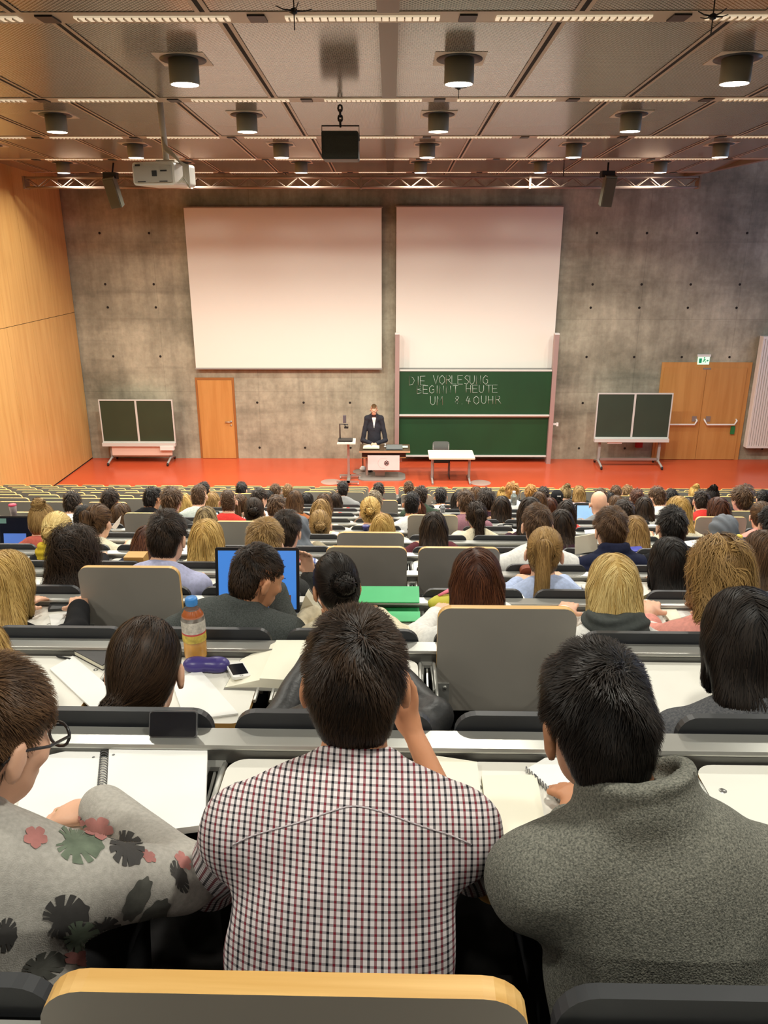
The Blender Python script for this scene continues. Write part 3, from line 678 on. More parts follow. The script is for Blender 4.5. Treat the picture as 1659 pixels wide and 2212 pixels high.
# bracket between two tabletops: clasp under the rail, centre fin, two side arms with links
m = MB()
m.bx(-.022, .022, -.052, -.004, -.052, -.040, 0); m.bx(-.020, .020, -.05, -.012, -.10, -.045, 1)
m.prism([(-.003, -.03, -.05), (-.003, -.16, -.075), (-.003, -.20, -.11), (-.003, -.17, -.15), (-.003, -.05, -.13)], (.006, 0, 0), 0)
for sx in (-1, 1):
    m.tube([(sx*.024, -.045, -.036), (sx*.025, -.12, -.030), (sx*.026, -.30, -.034)], [.0065]*3, 6, 0)
    m.tube([(sx*.015, -.048, -.045), (sx*.018, -.12, -.045), (sx*.020, -.21, -.06)], .005, 6, 0)
    m.lathe([(0, -.004), (.012, -.004), (.012, .004), (0, .004)], (sx*.021, -.205, -.05), 10, 0, R=Matrix.Rotation(PI/2, 3, 'Y'))
ME_BRK = mk(m, 'bracket', [BRK, RAILD])
m = MB(); m.bx(-.025, .025, -.02, .05, 0, .70, 0); m.bx(-.03, .03, -.16, .14, 0, .02, 0); ME_POST = mk(m, 'post', [DARKM])
OCC = set()          # seats taken, filled by the people table before the rows are built
FOLD = {(0, 0), (2, 1), (3, -2), (4, 0), (4, 1), (5, 0), (6, -2), (7, 1), (7, -6), (7, -4), (11, -7), (11, -6), (8, 7), (7, 6), (10, 0), (10, -6), (10, -7), (9, -7), (9, -8), (9, -6), (10, -5), (11, -5), (11, -8), (10, 9), (10, 8), (12, 9)}
ROWLAB = ['closest desk row with a folded grey tabletop across the bottom of the picture',
 'desk row where the checked-shirt man and the spiral notebook are',
 'desk row carrying the iced-tea bottle, purple glasses case and red folder',
 'desk row carrying the wide blue laptop and the green folder box',
 'desk row with two folded grey tabletops just ahead of the blue laptop',
 'desk row with the reddish case behind it and a dark puffer jacket person',
 'desk row where a person in a grey headscarf sits',
 'desk row of white tabletops where a burgundy-sweater person sits behind one folded panel',
 'desk row where the bald person in a grey hoodie works at a laptop',
 'desk row ninth from the front, just ahead of the bald person',
 'desk row seventh from the front of the hall',
 'desk row sixth from the front of the hall',
 'desk row fifth from the front of the hall',
 'desk row fourth from the front of the hall, mostly folded near the wooden wall',
 'desk row third from the front of the hall',
 'desk row second from the front, close to the red stage floor',
 'front desk row of folded grey panels along the edge of the red stage floor']
ROWLAB[9] = 'desk row eighth from the front of the hall, just ahead of the bald person'
def seat_range(k):
    zc_ = .9454*DK(k)+(HC-ZK(k))*.327
    x0 = max(-845/FPX*zc_-.75, XL+.30); x1 = min(814/FPX*zc_+.75, XC+.9)
    return math.ceil((x0-SX0)/SEATW), math.floor((x1-SX0)/SEATW)
def build_rows():
    for k in range(NR):
        n0, n1 = seat_range(k); z = ZK(k)-FK(k)
        root = empty('desk_row', (0 if k else .037, DK(k), FK(k)), -SHEAR)
        xa, xb = SX0+SEATW*(n0-.5), SX0+SEATW*(n1+.5)
        prof = [(-.030, -.006), (-.027, .001), (-.022, .001), (-.019, -.004), (.048, -.004), (.048, -.045), (-.024, -.050), (-.024, -.012), (-.030, -.010)]
        MB().prism([(xa, y_, z+z_) for y_, z_ in prof], (xb-xa, 0, 0)).build('rail', RAILM, root)
        MB().bx(xa, xb, -.0275, -.0243, z-.047, z-.013).build('rail_face', RAILD, root)
        MB().bx(xa, xb, .052, .066, z-.36, z-.06).build('modesty_panel', SEATM, root) if k == NR-1 else None
        for n in range(n0, n1+1):
            x = SX0+SEATW*n
            px_ = 829.5
            fold = (k, n) in FOLD or ((k, n) not in OCC and (k >= 12 or (k >= 9 and x < -3.4)))
            if (k, n) in OCC and (k, n) not in FOLD: fold = False
            if fold:
                o = link('tabletop', ME_FOLD, root, (x, -.062 if k else -.060, z-.215), (.03, 0, 0)); o['label'] = 'grey tabletop folded up'
            else: link('tabletop', ME_TOP, root, (x, -.034, z-.03))
            link('backrest', ME_BACK, root, (x, .058, z), (-.06, 0, 0))
            if k <= 4: link('seat', ME_SEAT, root, (x, .10, .45-RISE))
        for n in range(n0, n1+2):
            x = SX0+SEATW*(n-.5)
            link('bracket', ME_BRK, root, (x, 0, z)); link('post', ME_POST, root, (x, 0, 0))
        tag(root, ROWLAB[k], 'desk row', 'fixed rows of lecture desks')
# ================================================================== signed-distance modelling
def V3(*a): return np.array(a, dtype=np.float64)
def smin(a, b, k):
    h = np.clip(0.5+0.5*(b-a)/k, 0, 1)
    return b*(1-h)+a*h-k*h*(1-h)
class RC:      # tapered capsule
    def __init__(s, a, b, r1, r2): s.a = np.array(a, float); s.b = np.array(b, float); s.r1 = r1; s.r2 = r2
    def bounds(s):
        r = max(s.r1, s.r2); return np.minimum(s.a, s.b)-r, np.maximum(s.a, s.b)+r
    def d(s, P):
        ab = s.b-s.a; L2 = max(ab @ ab, 1e-9)
        t = np.clip(((P-s.a) @ ab)/L2, 0, 1)
        q = P-(s.a+t[..., None]*ab)
        return np.sqrt((q*q).sum(-1))-(s.r1+(s.r2-s.r1)*t)
class EL:      # ellipsoid, R columns = axes
    def __init__(s, c, r, R=None): s.c = np.array(c, float); s.r = np.array(r, float); s.R = np.eye(3) if R is None else np.array(R, float)
    def bounds(s):
        e = np.sqrt(((s.R*s.r)**2).sum(1)); return s.c-e, s.c+e
    def d(s, P):
        q = (P-s.c) @ s.R
        k0 = np.sqrt(((q/s.r)**2).sum(-1)); k1 = np.sqrt(((q/s.r**2)**2).sum(-1))+1e-9
        return k0*(k0-1)/k1
class RING:    # torus-like ring
    def __init__(s, c, R, Rx, Ry, r, rz=None): s.c = np.array(c, float); s.R = np.array(R, float); s.Rx = Rx; s.Ry = Ry; s.rr = r; s.rz = rz or r
    def bounds(s):
        m = max(s.Rx, s.Ry)+max(s.rr, s.rz); return s.c-m, s.c+m
    def d(s, P):
        q = (P-s.c) @ s.R
        f = np.sqrt((q[..., 0]/s.Rx)**2+(q[..., 1]/s.Ry)**2)+1e-9
        rad = (f-1)*np.sqrt(q[..., 0]**2+q[..., 1]**2)/f
        k = s.rr/s.rz
        return np.sqrt(rad**2+(q[..., 2]*k)**2)-s.rr
def sdf_at(prims, P, kk=0.02):
    V = None
    for p in prims:
        d = p[0].d(P); V = d if V is None else smin(V, d, p[1] if p[1] else kk)
    return V
def sdf_grid(prims, h, cuts=None, kk=0.02):
    """prims: list of (prim, k[, 'sub'])"""
    lo = np.min([p[0].bounds()[0] for p in prims if len(p) < 3], 0)-2.5*h-0.01; hi = np.max([p[0].bounds()[1] for p in prims if len(p) < 3], 0)+2.5*h+0.01
    n = np.ceil((hi-lo)/h).astype(int)+1
    V = np.full(n, 0.3)
    ax = [lo[i]+h*np.arange(n[i]) for i in range(3)]
    for p in prims:
        k = p[1] if p[1] else kk
        a, b = p[0].bounds(); m = 2.2*k+3*h
        i0 = np.maximum(0, np.floor((a-m-lo)/h).astype(int)); i1 = np.minimum(n, np.ceil((b+m-lo)/h).astype(int)+1)
        if (i1 <= i0).any(): continue
        X, Y, Z = np.meshgrid(ax[0][i0[0]:i1[0]], ax[1][i0[1]:i1[1]], ax[2][i0[2]:i1[2]], indexing='ij')
        d = p[0].d(np.stack([X, Y, Z], -1)); sl = tuple(slice(i0[i], i1[i]) for i in range(3))
        if len(p) == 3: V[sl] = -smin(-V[sl], d, k)
        else: V[sl] = smin(V[sl], d, k)
    if cuts is not None:
        X, Y, Z = np.meshgrid(*ax, indexing='ij'); P = np.stack([X, Y, Z], -1)
        for (c, nrm) in cuts: V = np.maximum(V, (P-np.array(c)) @ np.array(nrm))
    return V, lo
def surfnet(V, lo, h):
    s = V < 0; nx, ny, nz = V.shape
    cn = (nx-1, ny-1, nz-1); acc = np.zeros((cn[0]*cn[1]*cn[2], 3)); cnt = np.zeros(cn[0]*cn[1]*cn[2])
    E = []
    for ax in range(3):
        A = [slice(None)]*3; B = [slice(None)]*3; A[ax] = slice(None, -1); B[ax] = slice(1, None)
        sa = s[tuple(A)]; sb = s[tuple(B)]
        I = np.array(np.nonzero(sa != sb)).T
        if len(I) == 0: E.append(None); continue
        va = V[tuple(A)][tuple(I.T)]; vb = V[tuple(B)][tuple(I.T)]
        p = I.astype(float); p[:, ax] += va/(va-vb)
        o1, o2 = (ax+1) % 3, (ax+2) % 3
        ids = []
        ok = np.ones(len(I), bool)
        for d1, d2 in ((-1, -1), (0, -1), (0, 0), (-1, 0)):
            c = I.copy(); c[:, o1] += d1; c[:, o2] += d2
            good = (c >= 0).all(1) & (c < np.array(cn)).all(1); ok &= good
            f = (np.clip(c[:, 0], 0, cn[0]-1)*cn[1]+np.clip(c[:, 1], 0, cn[1]-1))*cn[2]+np.clip(c[:, 2], 0, cn[2]-1)
            np.add.at(acc, f[good], p[good]); np.add.at(cnt, f[good], 1); ids.append(f)
        ids = np.array(ids).T
        inside = sa[tuple(I.T)]
        ids[~inside] = ids[~inside][:, ::-1]
        E.append(ids[ok])
    used = np.nonzero(cnt)[0]; mp = np.full(len(cnt), -1, np.int64); mp[used] = np.arange(len(used))
    v = acc[used]/cnt[used][:, None]*h+lo
    f = np.concatenate([mp[e] for e in E if e is not None])
    return v, f
def npmesh(name, v, f, mats, mi=None, smooth=True):
    me = bpy.data.meshes.new(name); nv, nf, k = len(v), len(f), f.shape[1]
    me.vertices.add(nv); me.vertices.foreach_set('co', np.asarray(v, np.float32).ravel())
    me.loops.add(nf*k); me.loops.foreach_set('vertex_index', np.asarray(f, np.int32).ravel())
    me.polygons.add(nf); me.polygons.foreach_set('loop_start', np.arange(0, nf*k, k, dtype=np.int32))
    me.polygons.foreach_set('use_smooth', np.full(nf, smooth))
    for m in (mats if isinstance(mats, (list, tuple)) else [mats]): me.materials.append(m)
    if mi is not None: me.polygons.foreach_set('material_index', np.asarray(mi, np.int32))
    me.update(calc_edges=True)
    return me
def smoothv(v, f, it=2, lam=0.5):
    n = len(v); a = f.ravel(); b = np.roll(f, -1, 1).ravel()
    for _ in range(it):
        s = np.zeros_like(v); c = np.zeros(n)
        np.add.at(s, a, v[b]); np.add.at(c, a, 1); np.add.at(s, b, v[a]); np.add.at(c, b, 1)
        v = v+(s/np.maximum(c, 1)[:, None]-v)*lam
    return v
def vnormals(v, f):
    a = v[f[:, 2]]-v[f[:, 0]]; b = v[f[:, 3]]-v[f[:, 1]]; n = np.cross(a, b)
    N = np.zeros_like(v)
    for i in range(4): np.add.at(N, f[:, i], n)
    return N/np.maximum(np.linalg.norm(N, axis=1), 1e-9)[:, None]
def folds(v, N, amp, freq, seed, dirs=5):
    r = np.random.default_rng(seed); d = np.zeros(len(v))
    for i in range(dirs):
        k = r.normal(size=3); k /= np.linalg.norm(k); fr = freq*r.uniform(.6, 1.6)
        d += np.sin(v @ k*fr+r.uniform(0, 6)+1.3*np.sin(v @ r.normal(size=3)*freq*.4))/dirs
    d = np.sign(d)*np.abs(d)**.8
    return v+N*(d*amp)[:, None]
# ------------------------------------------------------------------ skin, cloth and hair materials
def skinmat(name, rgb):
    m = M(name, rgb, 0.48, spec=.4, var=.05, scale=14)
    m.node_tree.nodes['Principled BSDF'].inputs['Subsurface Weight'].default_value = 0.0
    return m
SKIN = {'fair': skinmat('skin_fair', (226, 176, 146)), 'tan': skinmat('skin_tan', (206, 146, 108)), 'olive': skinmat('skin_olive', (184, 128, 92)), 'brown': skinmat('skin_brown', (134, 88, 62))}
def hairmat(name, dark, light, rough=.46):
    if name in MATS: return MATS[name]
    m = bpy.data.materials.new(name); m.use_nodes = True; nt = m.node_tree; b = nt.nodes['Principled BSDF']
    b.inputs['Roughness'].default_value = rough; b.inputs['Specular IOR Level'].default_value = 0.22
    at = nt.nodes.new('ShaderNodeAttribute'); at.attribute_name = 'tone'
    r = nt.nodes.new('ShaderNodeValToRGB'); r.color_ramp.elements[0].color = lin(dark); r.color_ramp.elements[1].color = lin(light)
    nt.links.new(at.outputs['Fac'], r.inputs['Fac']); nt.links.new(r.outputs['Color'], b.inputs['Base Color'])
    MATS[name] = m; return m
HAIR = {'black': ((16, 13, 12), (44, 36, 30)), 'darkbrown': ((26, 19, 14), (66, 48, 33)), 'brown': ((58, 40, 26), (112, 82, 54)), 'lightbrown': ((92, 68, 42), (150, 116, 76)),
        'reddish': ((54, 28, 18), (104, 60, 36)), 'darkblond': ((120, 90, 50), (186, 150, 94)), 'blond': ((164, 126, 62), (226, 190, 116)), 'lightblond': ((188, 152, 84), (244, 220, 152)),
        'ginger': ((128, 84, 36), (206, 152, 78)), 'grey': ((96, 84, 66), (160, 142, 116)), 'streaked': ((70, 52, 32), (206, 180, 130))}
def HM(k): return hairmat('hair_'+k, *HAIR[k])
def clothmat(name, rgb, rgb2=None, scale=60, bump=.25, rough=.9, bscale=500):
    return M('cloth_'+name, rgb, rough, spec=.15, rgb2=rgb2, var=0 if rgb2 else .10, scale=scale, bump=bump, bscale=bscale)
CL = {'black': clothmat('black', (26, 26, 28)), 'charcoal': clothmat('charcoal', (52, 52, 52), (70, 70, 68), 300), 'grey': clothmat('grey', (120, 120, 120), (144, 144, 142), 240), 'lightgrey': clothmat('lightgrey', (176, 174, 168), (198, 196, 188), 200),
      'white': clothmat('white', (232, 231, 226)), 'cream': clothmat('cream', (228, 218, 190)), 'navy': clothmat('navy', (32, 36, 58)), 'blue': clothmat('blue', (62, 92, 158)), 'lightblue': clothmat('lightblue', (176, 190, 222)),
      'lavender': clothmat('lavender', (186, 188, 220)), 'pink': clothmat('pink', (232, 160, 148)), 'palepink': clothmat('palepink', (226, 196, 196)), 'red': clothmat('red', (206, 58, 52)), 'maroon': clothmat('maroon', (84, 34, 42)), 'mauve': clothmat('mauve', (150, 108, 118)),
      'salmon': clothmat('salmon', (188, 96, 82)), 'rust': clothmat('rust', (160, 96, 56)), 'brown': clothmat('brown', (126, 98, 76)), 'green': clothmat('green', (58, 72, 58)), 'plum': clothmat('plum', (58, 36, 46)), 'mint': clothmat('mint', (190, 204, 196), (214, 220, 214), 60),
      'mustard': clothmat('mustard', (196, 168, 46)), 'tweed': clothmat('tweed', (66, 58, 40), (120, 108, 76), 160), 'greyknit': clothmat('greyknit', (96, 96, 100), (168, 168, 168), 190, .6), 'brownknit': clothmat('brownknit', (96, 84, 66), (168, 150, 120), 190, .6),
      'leather': M('cloth_leather', (34, 35, 36), .45, spec=.5, var=.1, scale=20, bump=.35, bscale=60), 'suit': clothmat('suit', (48, 48, 54)), 'heather': clothmat('heather', (82, 83, 77), (138, 137, 126), 330, .5, bscale=420), 'greywool': clothmat('greywool', (74, 76, 80), (104, 104, 106), 170, .4),
      'floral': clothmat('floral', (168, 164, 156), (186, 182, 174), 120), 'slate': clothmat('slate', (64, 68, 66), (86, 90, 88), 200), 'scarfgrey': clothmat('scarfgrey', (76, 80, 78)), 'hijab': M('cloth_hijab', (104, 110, 118), .6, spec=.3, var=.1, scale=8), 'jeans': clothmat('jeans', (44, 50, 66)), 'trouser': clothmat('trouser', (40, 40, 42)), 'beige': clothmat('beige', (150, 140, 118))}
def shirtmat(name, base, v1, v2, hcol, pu, pv, wv=.36, wh=.36):
    """woven check: warp stripes v1/v2 alternating along u, weft stripes along v"""
    m = bpy.data.materials.new('cloth_'+name); m.use_nodes = True; nt = m.node_tree; b = nt.nodes['Principled BSDF']; b.inputs['Roughness'].default_value = .9; b.inputs['Specular IOR Level'].default_value = .15
    N = nt.nodes.new; L = nt.links.new
    uv = N('ShaderNodeUVMap'); sp = N('ShaderNodeSeparateXYZ'); L(uv.outputs[0], sp.inputs[0])
    def mt(op, a, v=None, c=None):
        q = N('ShaderNodeMath'); q.operation = op
        if isinstance(a, (int, float)): q.inputs[0].default_value = a
        else: L(a, q.inputs[0])
        if v is not None:
            if isinstance(v, (int, float)): q.inputs[1].default_value = v
            else: L(v, q.inputs[1])
        return q.outputs[0]
    def mix(f, a, c, mode='MIX'):
        x = N('ShaderNodeMix'); x.data_type = 'RGBA'; x.blend_type = mode
        if isinstance(f, float): x.inputs[0].default_value = f
        else: L(f, x.inputs[0])
        for i, q in ((6, a), (7, c)):
            if isinstance(q, tuple): x.inputs[i].default_value = q
            else: L(q, x.inputs[i])
        return x.outputs[2]
    u = mt('FRACT', mt('MULTIPLY', sp.outputs['X'], 1/pu)); vv = mt('FRACT', mt('MULTIPLY', sp.outputs['Y'], 1/pv))
    u2 = mt('FRACT', mt('MULTIPLY', sp.outputs['X'], .5/pu)); v2f = mt('FRACT', mt('MULTIPLY', sp.outputs['Y'], .5/pv))
    su = mt('LESS_THAN', u, wv); sv = mt('LESS_THAN', vv, wh); alt = mt('LESS_THAN', u2, .5)
    colv = mix(alt, lin(v2), lin(v1))
    cw = mix(mt('MULTIPLY', sv, .62), lin(base), lin(hcol))
    cs = mix(mt('MULTIPLY', su, .80), cw, colv)
    c = mix(mt('MULTIPLY', mt('MULTIPLY', su, sv), 1.0), cs, mix(.0, colv, colv))
    L(c, b.inputs['Base Color'])
    return m
CL['checked'] = shirtmat('checked', (232, 224, 224), (30, 28, 36), (120, 36, 48), (70, 58, 66), .0098, .0100, .40, .34)
CL['plaid'] = shirtmat('plaid', (222, 222, 232), (64, 84, 156), (176, 70, 84), (92, 108, 168), .030, .034, .40, .40)
# ------------------------------------------------------------------ hair
def rot_head(yaw, pitch, roll=0.0):
    return np.array(Matrix.Rotation(yaw, 3, 'Z') @ Matrix.Rotation(pitch, 3, 'X') @ Matrix.Rotation(roll, 3, 'Y'))
def sdfgrad(prims, P, kk):
    e = 2e-3; d = sdf_at(prims, P, kk)
    g = np.stack([sdf_at(prims, P+V3(e, 0, 0), kk)-d, sdf_at(prims, P+V3(0, e, 0), kk)-d, sdf_at(prims, P+V3(0, 0, e), kk)-d], -1)
    return d, g/np.maximum(np.linalg.norm(g, axis=-1), 1e-9)[:, None]
def ribbons(path, side, width, tone, mat_i=0):
    """path (n,s,3), side (n,s,3) width (n,s)"""
    n, s, _ = path.shape
    a = path-side*width[..., None]/2; b = path+side*width[..., None]/2
    v = np.stack([a, b], 2).reshape(-1, 3)
    base = (np.arange(n)[:, None]*s+np.arange(s-1)[None, :])*2
    f = np.stack([base, base+1, base+3, base+2], -1).reshape(-1, 4)
    t = np.repeat(tone, s*2)
    return v, f, t
def make_hair(style, H, R, s, lod, n_pt, tors, seed, length=.3, curl=0.0, vol=0.0, dark=None):
    """returns verts, faces, tone. H head centre, R head rotation, tors = dict(n=, h=, back=)"""
    rg = np.random.default_rng(seed)
    T = lambda *p: H+R @ (np.array(p, float)*s)
    Gd = V3(0, 0, -1)
    cr = (.0805+vol, .1005+vol, .096+vol)
    pr = []
    tie = None; tail = None
    if style in ('short', 'crop', 'curlyshort', 'fade'):
        dv = {'short': .001, 'crop': -.004, 'curlyshort': .010, 'fade': -.003}[style]
        pr.append((EL(T(0, -.014, .036), (np.array([.0755, .098, .091])+dv+vol)*s, R), .02)); pr.append((EL(T(0, -.045, -.02), (np.array([.066, .058, .072])+dv*.5)*s, R), .03))
        pr.append((EL(T(0, -.035, -.066), (np.array([.052, .045, .045]))*s, R), .03))
    else:
        pr.append((EL(T(0, -.014, .034), np.array(cr)*s, R), .02)); pr.append((EL(T(0, -.045, -.02), np.array([.070+vol*.7, .064+vol, .08])*s, R), .03))
    if style in ('long', 'bob'):
        L = length
        n, h = tors['n'], tors['h']
        sp = (h-n)/np.linalg.norm(h-n)
        wid = .062
        for q in (-1, -.35, .35, 1):
            x = q*wid
            b0 = T(x*.95, -.055+.02*abs(q), .0); b1 = n+V3(x*1.12, -.070+.03*abs(q), .015)
            l01 = np.linalg.norm(b1-b0)
            if L <= .19*s:
                b1 = b0+(b1-b0)*(L/.19); pr.append((RC(b0, b1, .036*s, .03*s), .03))
            else:
                b2 = n+sp*min(L-.17, .34)+V3(x*1.35, -.128+.03*abs(q), 0)
                pr.append((RC(b0, b1, .036*s, .032*s), .03)); pr.append((RC(b1, b2, .032*s, .014), .03))
            if abs(q) == 1:
                f1 = T(q*.072, .01, -.085); pr.append((RC(T(q*.066, .0, .0), f1, .020*s, .018*s), .03))
    elif style in ('pony', 'bun', 'topbun', 'lowtie'):
        tie = {'pony': T(0, -.105, .035), 'bun': T(0, -.112, .0), 'topbun': T(0, -.075, .11), 'lowtie': T(-.045, -.085, -.085)}[style]
        if style in ('bun', 'topbun'):
            out = (tie-H)/np.linalg.norm(tie-H)
            pr.append((EL(tie+out*.022*s, (.040*s, .034*s, .036*s), R), .012))
        else:
            n, h = tors['n'], tors['h']; sp = (h-n)/np.linalg.norm(h-n)
            if style == 'pony':
                p1 = tie+R @ V3(0, -.045, .01)*s; p2 = n+V3(tie[0]-H[0], -.125, -.0); p3 = n+sp*max(.02, length-.2)+V3(tie[0]-H[0], -.135, 0)
                tail = [tie, p1, p2, p3]; rr = [.022, .032, .030, .010]
            else:
                p1 = tie+V3(-.02, -.02, -.035); p2 = n+V3(-.085, -.02, -.02); p3 = n+V3(-.13, .03, -.10); tail = [tie, p1, p2, p3]; rr = [.034, .036, .03, .014]
            for i in range(3): pr.append((RC(tail[i], tail[i+1], rr[i]*s, rr[i+1]*s), .015))
    # keep the face free
    facec = T(0, .105, -.035); neckc = T(0, .03, -.12)
    cuts = [(EL(facec, np.array([.075, .062, .088])*s, R), .012, 'sub')]
    if style in ('short', 'crop', 'fade', 'curlyshort', 'bun', 'topbun', 'pony', 'lowtie'):
        for q in (-1, 1): cuts.append((EL(T(q*.090, .030, -.040), np.array([.030, .058, .052])*s, R), .008, 'sub'))
    if style == 'bob' or style == 'long': pass
    if style == 'bald': return None
    kk = .02
    hh = {0: .006, 1: .008, 2: .012, 3: .016}[lod]
    V, lo = sdf_grid([(p[0], p[1]) for p in pr]+cuts, hh, None, kk)
    v, f = surfnet(V, lo, hh); v = smoothv(v, f, 2)
    N = vnormals(v, f)
    # strands -----------------------------------------------------------
    cen = v[f].mean(1); nrm = np.cross(v[f[:, 2]]-v[f[:, 0]], v[f[:, 3]]-v[f[:, 1]]); ar = np.linalg.norm(nrm, axis=1); nrm /= np.maximum(ar, 1e-12)[:, None]
    loc = (cen-H) @ R/s
    ok = ~((loc[:, 1] > .03) & (loc[:, 2] < .03) & (np.abs(loc[:, 0]) < .065))
    if style in ('short', 'crop', 'fade', 'curlyshort'):
        ok &= ~((loc[:, 2] < -.07) & (loc[:, 1] > -.01)); ok &= ~((np.abs(loc[:, 0]) > .060) & (loc[:, 2] < .020) & (loc[:, 1] > -.032)); ok &= loc[:, 2] > -.094
    w_ = ar*ok
    idx = rg.choice(len(f), n_pt, p=w_/w_.sum())
    P = cen[idx]+rg.normal(size=(n_pt, 3))*hh*.3
    short = style in ('short', 'crop', 'fade', 'curlyshort')
    S = {0: 7, 1: 6, 2: 5, 3: 4}[lod]
    if short: S = max(4, S-2)
    Ls = {'short': .026, 'crop': .008, 'fade': .015, 'curlyshort': .034}.get(style, min(.16, .05+length*.25))
    Ls = Ls*s*rg.uniform(.6, 1.25, n_pt)
    whorl = T(.012, -.075, .085); front = T(0, .12, .02)
    paths = np.zeros((n_pt, S, 3)); sides = np.zeros((n_pt, S, 3))
    off0 = rg.uniform(.0, .004, n_pt)*s
    off0 = off0+curl*.009*s*(1+np.sin(P @ V3(58, 44, 50)+np.sin(P @ V3(33, -39, 43))*2))*.6
    rnd = rg.normal(size=(n_pt, 3))
    clump = np.sin(P @ V3(61, 47, 53)+np.sin(P @ V3(31, -37, 41))*2)   # neighbouring strands lean together
    cl2 = np.sin(P @ V3(-73, 59, 37)+1.7)
    cur = P.copy()
    for i in range(S):
        t = i/(S-1)
        d, g = sdfgrad(pr, cur, kk)
        if short:
            lift = {'short': .009, 'crop': .003, 'fade': .005, 'curlyshort': .013}[style]*s*t**.8*(1+.5*clump)*np.clip(.35+(((P-H) @ R/s)[:, 2]+.05)/.10, .25, 1.25)
        else: lift = (.004+curl*.010)*t*(1+clump)*.6
        tgt = off0+np.maximum(lift, 0)
        corr = (tgt-d)
        lim = np.where(corr > 0, 1.0, .6 if not short else 1.0)
        cur = cur+g*(corr*lim)[:, None]
        paths[:, i] = cur
        if short:
            fl = (cur-whorl); fl = fl/np.maximum(np.linalg.norm(fl, axis=1), 1e-6)[:, None]+.55*Gd+.18*rnd+.30*np.stack([clump, cl2, clump*cl2], -1)
        elif tie is not None:
            fl = tie-cur; dist = np.linalg.norm(fl, axis=1); fl = fl/np.maximum(dist, 1e-6)[:, None]
            if tail is not None:
                dn = (tail[-1]-tail[1]); dn /= np.linalg.norm(dn)
                a_ = R.T @ (tie-H)
                past = ((cur-tie) @ (tie-H)/np.linalg.norm(tie-H) > -.004) | (cur[:, 2] < tie[2]-.10) if style == 'pony' else (cur[:, 2] < tie[2]+.01)
                fl = np.where(past[:, None], dn[None, :], fl)
            else:
                ball = dist < .05*s
                sw = np.cross(cur-tie, (tie-H)); sw /= np.maximum(np.linalg.norm(sw, axis=1), 1e-6)[:, None]
                fl = np.where(ball[:, None], sw, fl)
            fl = fl+.10*rnd+.10*np.stack([clump, cl2, clump], -1)
        else:
            lc = (cur-H) @ R/s
            side = np.sign(lc[:, 0]+.008)[:, None]*R[:, 0][None, :]
            topw = np.clip((lc[:, 2]-.02)/.1, 0, 1)[:, None]
            back = -R[:, 1][None, :]
            fl = Gd[None, :]*(1-topw*.75)+side*topw*.9+back*topw*.55+.10*rnd+(.12+curl*.5)*np.stack([clump, cl2, .3*clump*cl2], -1)
        fl = fl-g*(fl*g).sum(1)[:, None]*(.9 if not short else .8)
        fl /= np.maximum(np.linalg.norm(fl, axis=1), 1e-6)[:, None]
        sd = np.cross(fl, g); sd /= np.maximum(np.linalg.norm(sd, axis=1), 1e-6)[:, None]
        sides[:, i] = sd
        cur = cur+fl*(Ls/(S-1))[:, None]
    if curl:
        ph = rg.uniform(0, 6, n_pt)*.25+clump*2
        tt = np.linspace(0, 1, S)[None, :]
        paths += sides*(curl*.012*s*np.sin(tt*5.5+ph[:, None]))[..., None]
    W = {0: .0016, 1: .0027, 2: .0050, 3: .0085}[lod]*(1.2 if not short else 1.0)
    tw = np.linspace(0, 1, S)
    wd = W*rg.uniform(.6, 1.3, n_pt)[:, None]*(1-.75*tw**1.5)[None, :]
    tilt = rg.uniform(-.5, .5, n_pt)[:, None, None]
    tone = np.clip(.42+.26*clump+.20*rg.normal(size=n_pt), 0, 1)
    rv, rf, rt = ribbons(paths, sides, wd, tone)
    ct = np.full(len(v), .15)
    return np.concatenate([v, rv]), np.concatenate([f, rf+len(v)]), np.concatenate([ct, rt])
# ------------------------------------------------------------------ people
def axes_from(zdir, xref=(1, 0, 0)):
    z = np.array(zdir, float); z /= np.linalg.norm(z); x = np.array(xref, float); y = np.cross(z, x); y /= np.linalg.norm(y); x = np.cross(y, z)
    return np.stack([x, y, z], 1)
def hand_prims(W, fwd, up, side, s=1.0, curl=.5, k=.006):
    """W wrist, fwd hand direction, up = back of the hand, side = thumb direction"""
    f = np.array(fwd, float); f /= np.linalg.norm(f); u = np.array(up, float); u -= f*(u @ f); u /= np.linalg.norm(u); t = np.cross(f, u) ; t = t if t @ np.array(side) > 0 else -t
    o = []
    o.append((RC(W, W+f*.03*s, .026*s, .026*s), .015))
    Rm = np.stack([t, f, u], 1)
    o.append((EL(W+f*.055*s, (.040*s, .046*s, .017*s), Rm), .012))
    ln = [.072, .080, .075, .058]
    for i in range(4):
        b = W+f*.092*s+t*(.030-.020*i)*s; l = ln[i]*s
        a1 = curl*.7; a2 = curl*1.8
        d1 = f*math.cos(a1)-u*math.sin(a1); d2 = f*math.cos(a2)-u*math.sin(a2); d3 = f*math.cos(a2+.5*curl)-u*math.sin(a2+.5*curl)
        p1 = b+d1*l*.45; p2 = p1+d2*l*.32; p3 = p2+d3*l*.23
        o += [(RC(b-f*.02*s, p1, .0095*s, .0088*s), k), (RC(p1, p2, .0088*s, .008*s), k), (RC(p2, p3, .008*s, .007*s), k)]
    tb = W+f*.03*s+t*.026*s; t1 = tb+(f*.6+t*.7-u*.25)*.042*s; t2 = t1+(f*.95+t*.1-u*.3)*.032*s
    o += [(RC(tb-t*.01, t1, .013*s, .0105*s), .008), (RC(t1, t2, .0105*s, .0085*s), k)]
    return o
